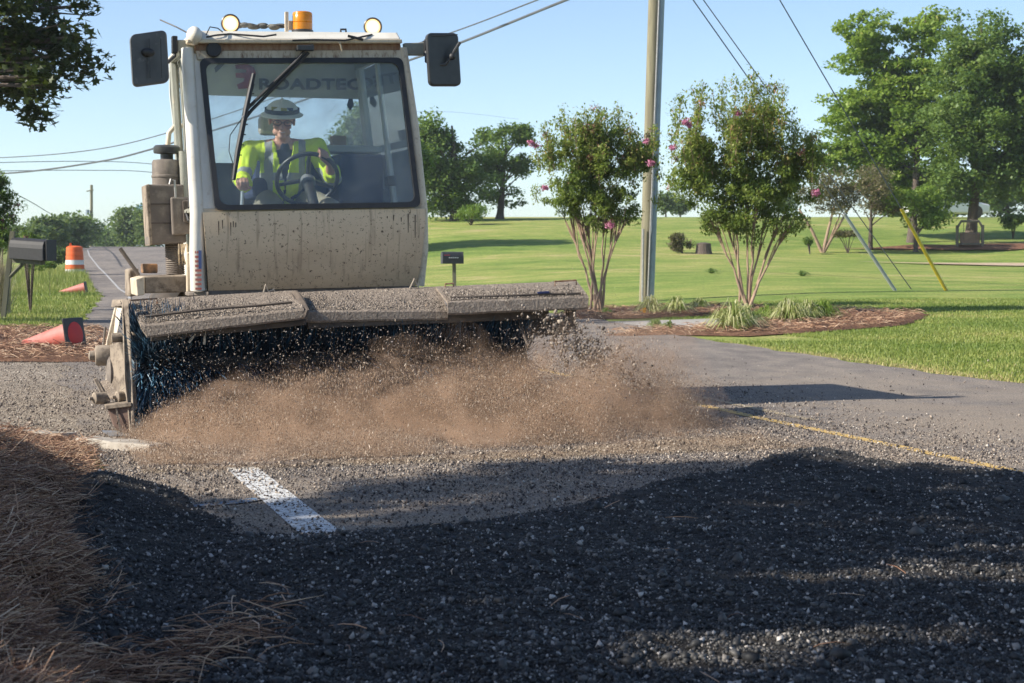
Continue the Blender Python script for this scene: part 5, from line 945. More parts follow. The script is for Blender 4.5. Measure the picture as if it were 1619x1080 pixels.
# big trees beyond the lawn
gB = 'tall trees beyond the lawn on the right'
tree('shade_tree', 'tall bright green tree with ragged stepped outline left of the darker tree', 'tree', gB, GP(1440, 70), [E(1370, 90, 72, 62, 70, 60), E(1458, 62, 72, 34, 58, 50), E(1430, 150, 72, 60, 60, 60), E(1420, 270, 72, 80, 60, 70), E(1385, 200, 72, 90, 70, 90), E(1450, 180, 72, 70, 100, 80), E(1345, 245, 72, 55, 35, 50), E(1460, 300, 72, 60, 45, 60), E(1330, 175, 72, 40, 22, 40)], .18, 640, .55, 105, .17, L_SWEET, limbs=24, top=PX(1458, 25, 72), thr=-.24, nscale=.95, bias=.62, flat=.45)
tree('shade_tree', 'tall dark green rounded tree at the right edge of the lawn', 'tree', gB, GP(1532, 69), [E(1540, 85, 68, 62, 75, 75), E(1520, 170, 68, 60, 80, 70), E(1590, 120, 68, 85, 80, 80), E(1540, 210, 68, 95, 90, 90), E(1610, 230, 68, 90, 90, 90), E(1500, 290, 68, 50, 40, 60), E(1660, 200, 68, 80, 150, 90)], .24, 780, .55, 105, .15, L_DEEP, limbs=24, top=PX(1545, 30, 68), thr=-.28, nscale=.9, bias=.6, flat=.6)
tree('crape_myrtle', 'dusky brown spreading crape myrtle under the tall bright tree', 'tree', None, GP(1300, 64), [E(1305, 300, 64, 50, 30, 50), E(1360, 290, 64, 50, 32, 50), E(1320, 320, 64, 40, 22, 40)], .05, 90, .36, 90, .09, L_CMF, limbs=12, top=PX(1340, 310, 64), bark=M_CMBARK, thr=-.2)
for q, (dx, px2, py2) in enumerate(((-30, 1262, 330), (6, 1318, 325), (22, 1345, 322))): MB().tube([GP(1300, 64) - Vector((0, 0, .05)), PX(1300 + (px2 - 1300) * .45, 365, 64), PX(px2, py2, 64)], [.07, .055, .03], 8).build('stem', M_CMBARK, [o for o in C.objects if o.get('label', '').startswith('dusky brown')][0], smooth=True)
tree('young_tree', 'slim trunked dusky leaved tree standing in the red mulch', 'tree', None, GP(1375, 66), [E(1378, 300, 66, 42, 30, 40), E(1400, 315, 66, 30, 22, 30)], .11, 60, .4, 90, .10, L_CMF, limbs=10, top=PX(1376, 310, 66), thr=-.3)
tree('young_tree', 'low bright green young tree with drooping branches in the mulch', 'tree', None, GP(1447, 65), [E(1445, 320, 65, 45, 26, 45), E(1460, 345, 65, 40, 16, 40), E(1420, 345, 65, 25, 10, 30)], .10, 80, .36, 90, .11, L_SWEET, limbs=10, top=PX(1447, 315, 65), thr=-.3)
tree('broad_tree', 'broad dark tree rising behind the cab on the left of the lawn', 'tree', None, GP(722, 84), [E(700, 215, 84, 52, 42, 50), E(680, 270, 84, 60, 55, 60), E(735, 275, 84, 55, 50, 55), E(650, 250, 84, 50, 60, 60), E(760, 240, 84, 34, 24, 30), E(715, 320, 84, 50, 20, 50)], .3, 260, .62, 110, .17, L_DEEP, limbs=30, top=PX(715, 200, 84), thr=-.12, nscale=.6, bias=.5)
tree('broad_tree', 'leafy tree mostly hidden behind the cab, shading the lawn beside it', 'tree', None, GP(590, 66), [E(585, 235, 66, 70, 60, 60), E(640, 265, 66, 36, 36, 40), E(560, 290, 66, 60, 40, 60)], .22, 260, .6, 90, .17, L_DEEP, limbs=16, top=PX(590, 200, 66), thr=-.25)
tree('open_tree', 'open crowned tree with sky showing between its leaf clusters', 'tree', None, GP(790, 86), [E(795, 215, 86, 42, 16, 30), E(825, 215, 86, 20, 16, 20), E(775, 265, 86, 38, 26, 30), E(825, 262, 86, 26, 16, 20), E(795, 315, 86, 40, 20, 30), E(838, 300, 86, 8, 10, 8)], .2, 120, .45, 75, .16, L_DEEP, limbs=46, top=PX(800, 225, 86), thr=-.05, nscale=1.0)
def shrub(nm, label, base, ells, ncl, cr, nl, leaf, mat, cat='shrub', group=None, bloom=None, bases=LEAF):
    base = Vector(base); t = thing(nm, base, label, cat, group); cl = clumps(ells, ncl, .5, -.3, 1.0); foliage('foliage', cl, cr, nl, leaf, mat, t, bases); mb = MB()
    for c in random.sample(cl, min(2 if nm == 'tall_weeds' else 9, len(cl))): c = Vector(c); base = Vector((c.x, c.y + .02, h1(c.x, c.y))) if nm == 'tall_weeds' else base; mb.tube([base - Vector((0, 0, .03)), base.lerp(c, .5) + Vector((0, 0, .04)), c], [.012 + cr * .05, .01, .005] if nm != "tall_weeds" else [.006, .005, .003], 5)
    mb.build('stem', M_BARK, t)
    if bloom:
        k = random.sample(cl, min(bloom, len(cl))); foliage('blossom', k, cr * .55, 60, leaf * .7, L_BLOOM, t)
    return t
shrub('shrub', 'lime green rounded shrub at the foot of the broad dark tree', GP(745, 80), [E(745, 335, 80, 26, 13, 26)], 40, .3, 90, .10, L_LIME)
for q, (px, py, rx, rz, Y, lab) in enumerate(((1052, 322, 14, 14, 120, 'small far tree just right of the utility pole'), (1075, 325, 14, 10, 122, 'small far tree between the pole and the large crape myrtle'), (1242, 318, 18, 16, 118, 'small far tree seen right of the large crape myrtle'))):
    tree('far_tree', lab, 'tree', 'small far trees on the hill', (PX(px, 0, Y).x, Y, h1(PX(px, 0, Y).x, Y)), [E(px, py, Y, rx, rz)], .12, 34, .5, 60, .2, L_FARB, limbs=8, top=PX(px, py, Y))
# far wood line on the hill behind the right hand trees
for q, (px, py, rx, rz, Y, lab) in enumerate(((1500, 315, 60, 30, 112, 'dark far tree behind the wooden swing'), (1590, 300, 60, 46, 110, 'dark far tree at the right edge behind the lawn'), (1425, 320, 40, 22, 116, 'dark far tree behind the bright young tree'))):
    tree('far_tree', lab, 'tree', 'dark trees on the far side of the hill', (PX(px, 0, Y).x, Y, h1(PX(px, 0, Y).x, Y)), [E(px, py, Y, rx, rz)], .2, 110, .8, 70, .26, L_DEEP, limbs=8, top=PX(px, py, Y), thr=-.5)
# tree line left of the machine, beyond the crest
for q, (px, py, rx, rz, Y, lab, mt) in enumerate(((75, 372, 26, 26, 96, 'green tree behind the traffic barrel, nearest the bush', L_FARB), (108, 368, 26, 24, 104, 'green tree between the barrel and the far pole', L_FARB), (135, 366, 22, 20, 135, 'darker green tree just left of the far pole', L_DEEP), (168, 378, 20, 14, 170, 'low dark tree just right of the far pole', L_DEEP), (208, 358, 26, 30, 130, 'rounded green tree left of the water tower', L_FARB), (240, 362, 24, 30, 128, 'green tree below the water tower beside the air cleaner', L_FARB), (40, 380, 34, 24, 90, 'green tree behind the left mailbox', L_FARB), (184, 384, 16, 10, 190, 'lowest far tree above the road crest', L_DEEP))):
    tree('far_tree', lab, 'tree', 'far trees beyond the road crest', (PX(px, 0, Y).x, Y, h1(PX(px, 0, Y).x, Y)), [E(px, py, Y, rx, rz)], .15, 90, .7 * Y / 110, 70, .24, mt, limbs=8, top=PX(px, py, Y), thr=-.4)
shrub('tall_weeds', 'tall green weeds beside the traffic barrel', GP(92, 57), [E(92, 405, 57, 26, 12, 30), E(60, 395, 57, 26, 18, 30)], 60, .22, 80, .09, L_FARB, 'weeds')
shrub('tall_weeds', 'low weeds on the grass below the left mailbox', GP(70, 40), [E(60, 418, 40, 30, 8, 30)], 30, .12, 60, .06, L_DEEP, 'weeds')
shrub('flowering_bush', 'dark flowering bush above the mailbox at the left edge', GP(5, 31), [E(8, 320, 31, 26, 34, 30), E(-20, 300, 31, 30, 40, 30), E(0, 370, 31, 24, 30, 30)], 90, .16, 90, .07, L_DEEP, bloom=10)
shrub('flowering_bush', 'low bush with mauve flowers directly behind the left mailbox', GP(48, 30), [E(50, 378, 30, 15, 12, 16)], 30, .08, 70, .05, L_DEEP, bloom=9)
t = thing('ornamental_grass', GP(2, 29), 'clump of pale tan ornamental grass behind the left mailbox post', 'grass clump'); n = 700; bp = GP(-2, 29); a = rng.uniform(0, 2 * np.pi, n); P = np.array(bp)[None] + np.stack([np.cos(a), np.sin(a), a * 0], 1) * (rng.random(n) * .2)[:, None]
tag(scatter('blade', [(np.array([(-.5, 0, 0), (.5, 0, 0), (-.45, -.3, .6), (.45, -.3, .6), (0, -.9, 1.0)]), np.array([(0, 1, 3), (0, 3, 2), (2, 3, 4)]))], P, np.stack([np.full(n, .007), rng.uniform(.1, .45, n), rng.uniform(.5, 1.2, n)], 1), var_mat('dry_grass', [(0, (.20, .17, .09)), (.5, (.42, .36, .24)), (1, (.60, .55, .42))]), t, rot=rand_rot(n, .14)), kind='stuff')
# crape myrtles
def crape(label, base, stems, ells, shoots, ncl, cr, nl, leaf, blooms, Y, sc=1.0, rust=14):
    base = Vector(base); t = thing('crape_myrtle', base, label, 'tree', 'crape myrtles in the mulch beds'); cl = clumps(ells, ncl, .62, -.22, 2.6)
    for c in [c for c in cl if c.z > PX(0, 262, Y).z][::3]: p_ = (CX + c.x / c.y * FPX, HY - (c.z - CZ) / c.y * FPX); shoots = tuple(shoots) + ((p_[0] + random.uniform(-8, 8), p_[1] - random.uniform(14, 42), random.uniform(40, 70)),)
    k = Y / FPX
    for q, (px, py) in enumerate(stems):
        tip = PX(px, py, Y + random.uniform(-.5, .5)); b = base + Vector((random.uniform(-.12, .12), random.uniform(-.12, .12), -.04)); mb = MB(); mid = b.lerp(tip, .5) + Vector((-(tip.x - b.x) * .18, 0, 0)); pth = [p + Vector((nz(i_ * .9, q * 3.3) * .05, nz(i_ * .9, q * 5.1) * .05, 0)) for i_, p in enumerate(bez(b, mid, tip, 8))]; mb.tube(pth, [.026 * sc * (1 - i / 11) for i in range(9)], 8)
        near = sorted(cl, key=lambda c: (c - tip).length)[:6]
        for c in near: mb.tube(bez(pth[6], pth[8].lerp(c, .4) + Vector((0, 0, .05)), c, 4), [.013, .010, .008, .006, .004], 5)
        for i_ in (4, 5, 6): c = random.choice(near); mb.tube([pth[i_], pth[i_].lerp(c, .5) + Vector((0, 0, .08)), c], [.012, .008, .004], 5)
        mb.build('stem', M_CMBARK, t, smooth=True)
    foliage('crown', cl, cr, nl, leaf, L_CM, t, varf=lambda P: np.clip((P[:, 2] - PX(0, 290, Y).z) * .17, -.2, .3))
    # upright leafy shoots
    pts = []
    for px, py, ln_ in shoots:
        mb = MB(); tip = PX(px, py, Y + random.uniform(-.6, .6)); b = tip - Vector((random.uniform(-.12, .12), random.uniform(-.1, .1), ln_ * k)); mb.tube([b, tip], [.008, .003], 4)
        mb.build('shoot', M_CMBARK, t)
        for i in range(int(34 * ln_ / 60)): s = random.random(); pts.append(b.lerp(tip, s) + Vector(rng.normal(0, .035, 3)))
    P = np.array([p[:] for p in pts]); n = len(P); scatter('shoot_leaves', LEAF, np.repeat(P, 7, 0) + rng.normal(0, .045, (n * 7, 3)), leaf * rng.uniform(.6, 1.2, n * 7), L_CM, t, rot=rand_rot(n * 7, .8), kind=None, var=np.clip(rng.normal(.62, .2, n * 7), 0, 1))
    tops = [c for c in cl if c.z > PX(0, 260, Y).z]; foliage('seed_heads', random.sample(tops, min(rust, len(tops))) + [Vector(p) for p in random.sample(pts, min(rust, len(pts)))], .10, 60, leaf * .6, L_RUSTTIP, t)
    for px, py, r_ in blooms: foliage('blossom', [PX(px + random.uniform(-2, 2), py + random.uniform(-2, 2), Y - ells[0][2] * .7 + random.uniform(-.1, .1)) for _ in range(4)], r_ * k, 60, .035, L_BLOOM, t)
random.seed(21)
crape('smaller rounded crape myrtle left of the utility pole', GP(945, 29.5), [(893, 350), (912, 345), (925, 340), (945, 335), (958, 335), (972, 340), (988, 348), (905, 330)], [E(930, 265, 29.5, 78, 66, 70), E(955, 325, 29.5, 58, 48, 60), E(905, 310, 29.5, 62, 40, 55), E(930, 225, 29.5, 55, 30, 50), E(985, 250, 29.5, 44, 44, 44), E(1015, 250, 29.5, 26, 34, 26)],
      [(975, 165, 60), (970, 180, 50), (985, 195, 50), (930, 178, 40), (905, 190, 40), (860, 195, 45), (845, 230, 40), (1025, 215, 45), (1035, 250, 40), (880, 185, 30), (950, 185, 40), (1005, 205, 50), (850, 290, 30), (1040, 300, 30)], 300, .16, 92, .066, ((847, 232, 8), (862, 298, 6), (964, 356, 7), (1030, 258, 7), (838, 228, 5), (1022, 225, 5)), 29.5)
crape('larger vase shaped crape myrtle right of the utility pole', GP(1184, 27.5), [(1120, 345), (1140, 330), (1160, 325), (1178, 320), (1195, 322), (1215, 330), (1240, 340), (1255, 350)], [E(1170, 290, 27.5, 96, 62, 80), E(1185, 345, 27.5, 88, 40, 70), E(1105, 235, 27.5, 34, 50, 40), E(1155, 225, 27.5, 30, 50, 40), E(1205, 215, 27.5, 32, 54, 40), E(1250, 285, 27.5, 48, 46, 50), E(1100, 285, 27.5, 44, 34, 44), E(1272, 255, 27.5, 32, 22, 30)],
      [(1095, 140, 70), (1110, 133, 70), (1140, 128, 80), (1162, 125, 80), (1188, 120, 80), (1200, 125, 90), (1222, 130, 80), (1235, 135, 70), (1062, 170, 50), (1075, 150, 60), (1250, 180, 60), (1265, 205, 50), (1280, 210, 50), (1295, 225, 40), (1060, 210, 50), (1068, 260, 40), (1288, 250, 40), (1175, 135, 60), (1210, 140, 60), (1125, 145, 60)], 440, .165, 88, .066, ((1082, 195, 7), (1088, 200, 6), (1288, 305, 7), (1062, 235, 5), (1165, 182, 5)), 27.5, rust=20)
# variegated clumps, small plants, stump
def spiky(nm, label, base, r, n, mat, group, w=.010, hmul=1.0):
    base = Vector(base); t = thing(nm, base, label, 'plant', group); a = rng.uniform(0, 2 * np.pi, n); q = rng.random(n); yaw = a + np.pi / 2 + rng.normal(0, .3, n); V = []; F = []
    for i in range(n):
        d = Vector((math.cos(a[i]), math.sin(a[i]), 0)); s = Vector((-d.y, d.x, 0)) * w * random.uniform(.6, 1.2); L_ = r * random.uniform(.7, 1.25); hgt = r * hmul * random.uniform(.6, 1.2) * (1.15 - q[i] * .6); o = base + d * r * .25 * q[i]; pts = [o, o + d * L_ * .3 * (q[i] + .25) + Vector((0, 0, hgt * .75)), o + d * L_ * .75 * (q[i] + .2) + Vector((0, 0, hgt)), o + d * L_ * (1.05 * q[i] + .3) + Vector((0, 0, hgt * (.8 - .5 * q[i])))]
        b = len(V)
        for j, p in enumerate(pts): k = (1, 1, .8, .15)[j]; V += [p - s * k, p + s * k]
        F += [(b, b + 1, b + 3, b + 2), (b + 2, b + 3, b + 5, b + 4), (b + 4, b + 5, b + 7, b + 6)]
    np_mesh('leaves', np.array([v[:] for v in V]), np.array(F), mat, t, {'var': np.repeat(rng.random(n), 3)}); return t
L_VARIEG = leaf_mat('variegated_blade', [(0, (.10, .16, .03)), (.3, (.22, .28, .07)), (.6, (.50, .50, .22)), (1, (.68, .66, .40))], .3)
gl = 'striped grassy clumps in the mulch beds'
for px, Y, r_, lab in ((1158, 22.6, .36, 'largest striped grassy clump at the foot of the large crape myrtle'), (1176, 23.2, .32, 'striped grassy clump tucked behind the largest clump'), (1248, 25.0, .32, 'striped clump right of the large crape myrtle stems'), (1278, 25.6, .27, 'middle striped clump in the right end of the bed'), (1303, 25.8, .27, 'greener clump at the right tip of the mulch bed'), (1028, 28.6, .26, 'striped clump just right of the pole foot'), (1070, 28.4, .26, 'striped clump beyond the path between pole and large crape myrtle'), (1105, 29.5, .2, 'small clump at the right end of the far bed'), (1212, 25.6, .22, 'dark clump against the crape myrtle stems')):
    spiky('striped_grass_clump', lab, GP(px, Y), r_, 330, L_VARIEG if not lab.startswith(('greener', 'dark')) else L_LIME, gl, w=.008)
for px, Y, lab in ((1036, 23.8, 'small green weed in the gravel left of the path edge'), (1058, 23.2, 'small grey green weed beside the road edge'), (958, 28.6, 'small plant at the foot of the smaller crape myrtle')): spiky('small_plant', lab, GP(px, Y), .13, 110, L_DEEP, None, w=.008)
t = thing('orange_flower', GP(1018, 27.8), 'tiny orange flower near the pole foot', 'flower'); foliage('petals', [GP(1018, 27.8, .12)], .05, 40, .04, var_mat('orange_petal', [(0, (.8, .3, .02)), (1, (.9, .5, .05))]), t); MB().tube([GP(1018, 27.8), GP(1018, 27.8, .1)], .004, 5).build('stem', M_CMBARK, t)
t = thing('tree_stump', GP(1112, 62), 'grey stump beside a brush pile on the lawn', 'stump'); MB().lathe(GP(1112, 62, -.05), ZX, [(.34, 0), (.29, .15), (.26, .42), (.10, .46)], 14).build('stump_block', M_BARK, t)
shrub('brush_pile', 'brown and green brush pile left of the stump', GP(1080, 62), [E(1080, 386, 62, 22, 9, 20), E(1070, 380, 62, 10, 8, 12)], 40, .2, 70, .10, L_CMF)
shrub('shrub', 'dark low shrub at the right edge in front of the far trees', GP(1600, 72), [E(1600, 352, 72, 18, 12, 18)], 40, .25, 80, .12, L_DEEP)
shrub('shrub', 'small shrub at the foot of the dusky crape myrtle', GP(1280, 63), [E(1280, 378, 63, 9, 8, 9)], 14, .15, 60, .09, L_DEEP)
shrub('brush_pile', 'low brown heap of cuttings beside the slim trunked tree', GP(1340, 64), [E(1338, 370, 64, 22, 4, 20)], 30, .15, 60, .09, L_CMF)
for px, Y, lab in ((1125, 46, 'dark tuft in the mown lawn left of centre'), (1268, 44, 'dark tuft in the mown lawn behind the crape myrtle')): spiky('grass_tuft', lab, GP(px, Y), .2, 90, L_DEEP, 'dark tufts in the mown lawn', w=.012, hmul=.6)
# shade trees just outside the picture on the left, whose shadow lies over the foreground
GAP[0] = True
tree('maple_tree', 'large roadside tree left of the view shading the fresh asphalt', 'tree', 'roadside trees shading the foreground', (-8.3, 1.5, 0), [(Vector((-7.9, 1.7, 4.6)), 1.9, 2.3, 1.9), (Vector((-8.2, 3.1, 6.2)), 2.0, 2.1, 1.7), (Vector((-9.3, .3, 6.8)), 2.2, 2.4, 1.8), (Vector((-7.4, 3.65, 3.9)), 1.6, 1.75, 1.5)], .22, 190, .40, 105, .15, L_OAK, limbs=24, top=(-8.3, .7, 7), bias=.5, thr=-.08, nscale=.8)
tree('maple_tree', 'second roadside tree left of the view beside the first', 'tree', 'roadside trees shading the foreground', (-9.8, 4.0, 0), [(Vector((-9.3, 3.3, 4.2)), 1.7, 1.75, 1.6), (Vector((-9.9, 3.7, 7.4)), 1.8, 1.8, 1.6), (Vector((-10.8, 1.7, 8.6)), 2.0, 2.2, 1.6)], .2, 130, .38, 105, .15, L_OAK, limbs=20, top=(-9.8, 2.5, 7), bias=.5, thr=-.08, nscale=.8)
GAP[0] = False
# ------------------------------------------------------------------ poles, wires
M_POLE = pmat('treated_pole_wood', (0.24, 0.22, 0.14), (0.17, 0.15, 0.10), 4, .9, bmp=.5, stretch=(4, 4, .4)); M_CONDUIT = pmat('grey_blue_conduit', (0.30, 0.36, 0.42), (0.24, 0.29, 0.34), 4, .5, bmp=.1)
up_ = thing('utility_pole', GP(1022, 34), 'wooden utility pole with grey conduits between the crape myrtles', 'utility pole'); Yp = 34
pb = GP(1020.5, Yp); pt = PX(1042, -340, Yp); MB().tube([pb - ZX * .2, pb.lerp(pt, .5), pt], [.135, .125, .11], 20).build('pole', M_POLE, up_, smooth=True)
MB().tube([GP(1029, Yp - .1), PX(1044, 0, Yp - .1), PX(1050, -200, Yp - .1)], .062, 12).build('conduit', M_CONDUIT, up_, smooth=True)
MB().tube([GP(1015.5, Yp - .17), PX(1016.5, 362, Yp - .17)], .022, 8).build('ground_rod', M_SILVER, up_, smooth=True); MB().tube([GP(1024, Yp - .17), PX(1040, 0, Yp - .17)], .018, 8).build('conduit', M_SILVER, up_, smooth=True)
M_WIRE = pmat('weathered_cable', (0.10, 0.11, 0.12), None, 3, .6, bmp=0)
def wire(pts, r_, label, nm='cable', grp='overhead cables'):
    P = [PX(*p) for p in pts]; out = []
    for i in range(len(P) - 1):
        p0, p1, p2, p3 = P[max(i - 1, 0)], P[i], P[i + 1], P[min(i + 2, len(P) - 1)]
        for k in range(8): t = k / 8; out.append(.5 * ((2 * p1) + (p2 - p0) * t + (2 * p0 - 5 * p1 + 4 * p2 - p3) * t * t + (3 * p1 - p0 - 3 * p2 + p3) * t ** 3))
    out.append(P[-1]); o = MB().tube(out, r_, 6).build(nm, M_WIRE, None, smooth=True); tag(o, label, 'cable', grp); return o
wire([(1043, -52, 34), (905, 0, 38), (730, 70, 43), (640, 101, 46), (440, 175, 51), (245, 236, 57), (150, 258, 60), (10, 275, 65), (-140, 276, 70)], .030, 'thick cable sagging from the pole behind the cab down to the left edge')
wire([(1043, -70, 34), (860, 0, 38), (720, 53, 43), (560, 105, 46), (440, 155, 51), (265, 212, 57), (150, 238, 60), (10, 250, 65), (-140, 252, 70)], .017, 'thinner upper cable running beside the thick one')
wire([(-60, 262, 90), (0, 258, 95), (140, 256, 100), (250, 261, 105), (420, 285, 110)], .02, 'faint straight wire low in the left sky'); wire([(-60, 272, 90), (0, 271, 95), (140, 270, 100), (250, 274, 105), (420, 300, 110)], .02, 'lowest faint wire in the left sky')
wire([(-60, 262, 60), (48, 318, 80), (80, 337, 100), (112, 352, 124), (144, 356, 150)], .02, 'thin wire sloping down to the far pole'); wire([(560, 182, 120), (700, 178, 120), (820, 190, 118)], .008, 'hair thin wire across the pale sky above the broad tree')
def guy(top, guard0, anchor, col, label, r_=.012):
    t = thing('guy_wire', anchor, label, 'guy wire', 'guy wires bracing the utility pole'); MB().tube([Vector(top), Vector(guard0)], r_, 6).build('strand', M_WIRE, t)
    MB().tube([Vector(guard0), Vector(anchor) - ZX * .1], .038, 10).build('guard', col, t, smooth=True); return t
gA = Vector((PX(1420, 0, 36).x, 36, 0)); gA.z = h1(gA.x, 36); tpA = PX(1043, -66, Yp); guy(tpA, tpA.lerp(gA, .76), gA, pmat('grey_guard', (.36, .38, .38), None, 5, .5), 'guy wire ending in a grey guard tube on the lawn')
gB_ = Vector((PX(1500, 0, 36).x, 36, 0)); gB_.z = h1(gB_.x, 36); tpB = PX(1042, -310, Yp); guy(tpB, tpB.lerp(gB_, .825), gB_, pmat('yellow_guard', (.62, .46, .03), (.5, .38, .03), 5, .45), 'guy wire ending in a yellow guard tube on the lawn')
gC = Vector((PX(1441, 0, 36.5).x, 36.5, 0)); gC.z = h1(gC.x, 36.5); tg = thing('guy_wire', gC, 'bare guy wire between the grey and yellow guards', 'guy wire', 'guy wires bracing the utility pole'); MB().tube([PX(1042, -88, Yp), gC], .011, 6).build('strand', M_WIRE, tg)
fpole = thing('utility_pole', PX(145, 392, 140), 'distant bare utility pole beyond the road crest', 'utility pole'); MB().tube([Vector((PX(145, 0, 140).x, 140, -1)), PX(147, 293, 140)], [.15, .11], 10).build('pole', M_POLE, fpole, smooth=True)
MB().tube([PX(140, 340, 139.8), PX(140, 332, 139.8)], .16, 10).build('transformer', M_CONDUIT, fpole); MB().tube([PX(139, 303, 139.9), PX(150, 301, 139.9)], .05, 6).build('cross_arm', M_POLE, fpole)
wt = thing('water_tower', (PX(250, 0, 620).x, 620, -3), 'blue water tower on the left horizon behind the air cleaner', 'water tower'); wc_ = PX(250, 345, 620)
MB().lathe(wc_, ZX, [(1.5, -1.5), (6, .5), (7.6, 2.0), (7.6, 4.0), (5, 5.2), (1, 5.6)], 28).build('tank', pmat('water_tower_blue', (.07, .22, .34), None, 1, .5, bmp=0), wt, smooth=True); MB().tube([Vector((wc_.x, wc_.y, -4)), wc_], 1.3, 12).build('shaft', M_CONDUIT, wt)
# ------------------------------------------------------------------ mailboxes, barrel, cones, swing, car
def mailbox_shell(mb, c, ax, ay, hl, hw, hh, n=8):
    """arched box: axis ax, half length hl"""
    sec = [(-hw, 0), (hw, 0)] + [(hw * math.cos(R(180 * k / n)), hh * .55 + hh * .45 * math.sin(R(180 * k / n))) for k in range(n + 1)]
    mb.prism([Vector(c) - ax * hl + ay * s + ZX * z for s, z in sec], ax * 2 * hl); return mb
M_WOODP = pmat('weathered_post', (.16, .15, .10), (.10, .10, .07), 5, .9, bmp=.5, stretch=(3, 3, .4))
mbx = thing('mailbox', GP(3, 27), 'dark mailbox on a leaning wooden post at the left edge', 'mailbox', None)
MB().tube([GP(3, 27, -.1), PX(22, 366, 27)], .052, 4).build('post', M_WOODP, mbx); ax_ = Vector((.93, -.30, -.06)).normalized(); ay_ = Vector((.30, .93, 0)).normalized()
bx = mailbox_shell(MB(), PX(50, 411, 26.9), ax_, ay_, .31, .14, .34).build('box', M_RUBBER, mbx, bevel=.01); MB().box(PX(82, 396, 26.82), ax_ * .012, ay_ * .14, ZX * .165).build('door', M_RUBBER, bx, bevel=.008)
MB().box(PX(46, 414, 26.9), ax_ * .26, ay_ * .06, ZX * .03).build('support_arm', M_WOODP, mbx); MB().tube([PX(40, 414, 26.9), PX(14, 440, 27)], .03, 6).build('brace', M_WOODP, mbx)
mb2 = thing('mailbox', GP(718, 40), 'black roadside mailbox with small red and white lettering on the lawn right of the cab', 'mailbox'); MB().tube([GP(719, 40, -.1), PX(718, 415, 40)], .06, 4).build('post', M_WOODP, mb2)
b2 = mailbox_shell(MB(), PX(715, 417, 39.9), UX * .98, VX, .26, .10, .28).build('box', M_BLACKP, mb2, bevel=.008); fnt = [UX * .01, VX * .003, ZX * .006]
MB().box(PX(707, 404, 39.77), UX * .07, VX * .003, ZX * .018).build('red_lettering', pmat('red_print', (.5, .04, .05), None, 9, .6, bmp=0), b2); sgn_ = MB()
for q, w_ in enumerate((.02, .015, .022, .015, .02)): sgn_.box(PX(711 + q * 3.2, 407.5, 39.77), UX * .014, VX * .003, ZX * .012)
sgn_.build('white_numerals', pmat('white_print', (.7, .7, .7), None, 9, .6, bmp=0), b2); MB().tube([PX(732, 405, 39.7), PX(732, 398, 39.7)], .012, 6).build('flag', M_BLACKP, b2)
M_ORG = pmat('traffic_orange', (.80, .13, .02), (.70, .11, .02), 5, .5, bmp=.05, dirt=(.5, .16, .08), dscale=8); M_WREF = pmat('white_reflective', (.75, .74, .72), (.66, .65, .62), 6, .5, bmp=0, dirt=(.45, .42, .38), dscale=9)
Yb = 54; bb = GP(119, Yb); br_ = thing('traffic_barrel', bb, 'orange and white banded traffic barrel on the verge', 'barrel')
MB().lathe(bb, ZX, [(.36, 0), (.36, .06), (.30, .10)], 24).build('base_ring', M_RUBBER, br_); zz = .06
for q, (hh_, rr) in enumerate(((.14, .30), (.14, .295), (.15, .285), (.15, .275), (.16, .265), (.10, .255))):
    MB().lathe(bb + ZX * zz, ZX, [(rr - .02, 0), (rr, .005), (rr - .004, hh_ - .005), (rr - .02, hh_)], 24).build('band', (M_WREF if q in (0, 2, ) else M_ORG) if q < 5 else M_ORG, br_, smooth=True); zz += hh_
MB().lathe(bb + ZX * zz, ZX, [(.24, 0), (.18, .03), (.08, .04)], 20).build('lid', M_ORG, br_, smooth=True); MB().box(bb + ZX * (zz + .07) - UX * .12, UX * .03, VX * .03, ZX * .05).build('handle', M_ORG, br_, bevel=.01)
def cone(label, base_c, axis, ln_, r_, mat, sq, collar=None, group=None, coll=None):
    axis = Vector(axis).normalized(); s1 = axis.orthogonal().normalized(); s1 = axis.cross(ZX).normalized() if abs(axis.z) < .9 else UX; s2 = axis.cross(s1); t = thing('traffic_cone', base_c, label, 'traffic cone', group)
    MB().box(base_c, s1 * sq, s2 * sq, axis * .014).build('base', M_RUBBER, t, bevel=.02)
    MB().lathe(Vector(base_c) + axis * .014, axis, [(r_, 0), (r_ * .96, .02), (r_ * .18, ln_ - .01), (r_ * .12, ln_)], 24).build('cone_body', mat, t, smooth=True)
    return t, s1, s2, axis
M_CONE = pmat('sun_bleached_orange', (.46, .10, .07), (.44, .17, .14), 6, .6, bmp=.05); M_CONER = pmat('cone_red_inside', (.55, .02, .02), (.62, .03, .02), 5, .6, bmp=0)
cc = PX(117, 531, 18.6); cc.z = h1(cc.x, 18.6) + .185; t, s1, s2, axc = cone('faded cone lying on its side with its red hollow base facing the lens', cc, (-.93, .36, -.16), .68, .15, M_CONE, .18)
MB().lathe(cc - axc * .014, -axc, [(.0, 0.001), (.135, 0.001), (.130, .004), (.0, .003)], 26).build('hollow', M_CONER, t, smooth=True)
cc = GP(136, 42, .15); cone('toppled faded cone lying flat on the grass below the barrel', cc, (-1, -.10, -.16), .66, .14, M_CONE, .16, group=None)
cone('small upright cone far up the verge left of the barrel', GP(77, 62, .05), (0, 0, 1), .9, .16, M_ORG, .2)
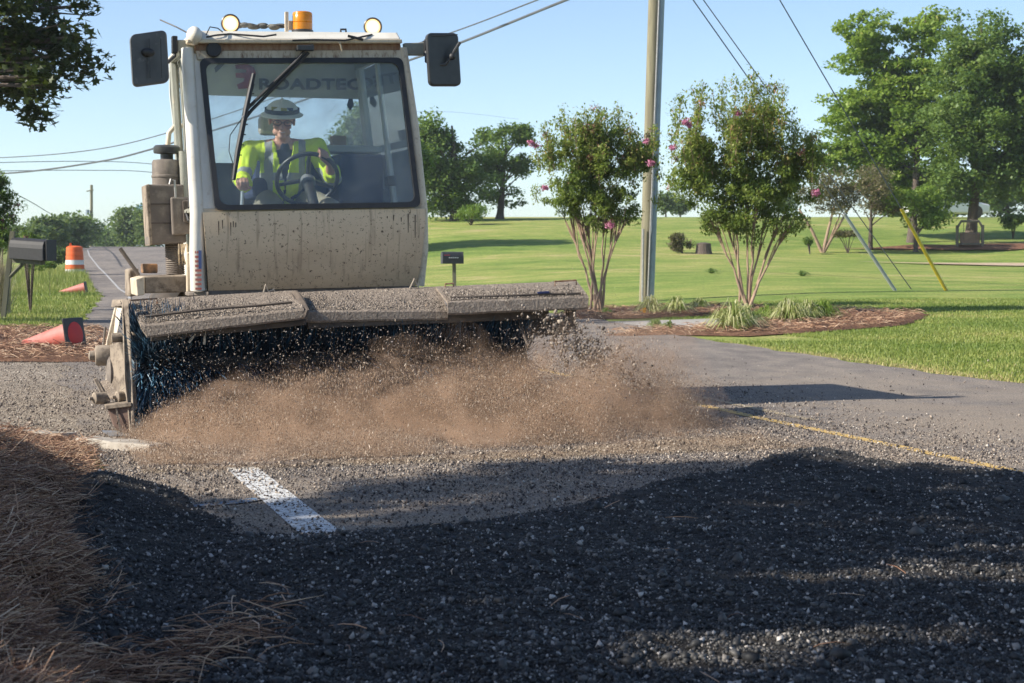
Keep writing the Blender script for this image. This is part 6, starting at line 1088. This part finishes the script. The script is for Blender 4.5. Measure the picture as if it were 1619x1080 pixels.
# wooden swing under the dark tree
swg = thing('garden_swing', GP(1532, 66), 'wooden swing frame with bench under the tall dark tree', 'swing'); M_SW = pmat('swing_wood', (.20, .17, .13), None, 5, .9)
for px in (1512, 1552): a = GP(px, 66); MB().box(a + ZX * .45, Vector((.05, 0, 0)), Vector((0, .05, 0)), ZX * .5).build('post', M_SW, swg)
MB().tube([GP(1512, 66, .85), PX(1518, 350, 66), PX(1546, 350, 66), GP(1552, 66, .85)], .05, 6).build('top_beam', M_SW, swg)
MB().box(GP(1532, 66.1, .42), Vector((.38, 0, 0)), Vector((0, .04, .02)), ZX * .22).build('bench_back', pmat('swing_bench', (.30, .19, .13), None, 5, .9), swg); MB().box(GP(1532, 65.9, .24), Vector((.38, 0, 0)), Vector((0, .2, 0)), ZX * .03).build('bench_seat', M_SW, swg)
for px in (1522, 1542): MB().tube([PX(px, 351, 66), GP(px, 66, .4)], .012, 5).build('chain', M_SW, swg)
car = thing('parked_car', GP(1492, 88), 'white parked car glimpsed between the distant trees', 'car'); g0 = GP(1492, 88); cw = MB(); M_CARW = pmat('white_car_paint', (.8, .8, .8), (.78, .78, .78), 3, .3, bmp=0, coat=.5)
prof = [(-2.1, .25), (2.1, .25), (2.15, .7), (1.3, .85), (.7, 1.38), (-1.1, 1.4), (-1.7, .95), (-2.15, .85)]; cx_ = Vector((.95, .3, 0)).normalized(); cy_ = Vector((-.3, .95, 0)).normalized()
cw.prism([g0 + cx_ * a - cy_ * .85 + ZX * b for a, b in prof], cy_ * 1.7); cw.build('body', M_CARW, car, bevel=.08)
MB().prism([g0 + cx_ * a - cy_ * .87 + ZX * b for a, b in ((1.1, .88), (.62, 1.3), (-1.02, 1.32), (-1.5, .95))], cy_ * .02).build('window', M_BLACKP, car)
for a in (-1.35, 1.35): MB().lathe(g0 + cx_ * a - cy_ * .88 + ZX * .32, cy_, [(.15, 0), (.32, 0), (.32, .2), (.15, .2)], 20).build('wheel', M_TYRE, car)
# ------------------------------------------------------------------ thin summer haze
HAZE = 0.00045
M_HAZE, nt, out = new_mat('haze_air'); pv = nt.nodes.new('ShaderNodeVolumePrincipled'); pv.inputs['Color'].default_value = (0.82, 0.90, 1.0, 1); pv.inputs['Density'].default_value = HAZE; pv.inputs['Anisotropy'].default_value = 0.3; nt.links.new(pv.outputs[0], out.inputs['Volume'])
hz_ = MB().box((0, 1400, 9), (2700, 0, 0), (0, 1900, 0), (0, 0, 14.5)).build('haze', M_HAZE); tag(hz_, 'thin pale summer haze over the lawn and far trees', kind='stuff')
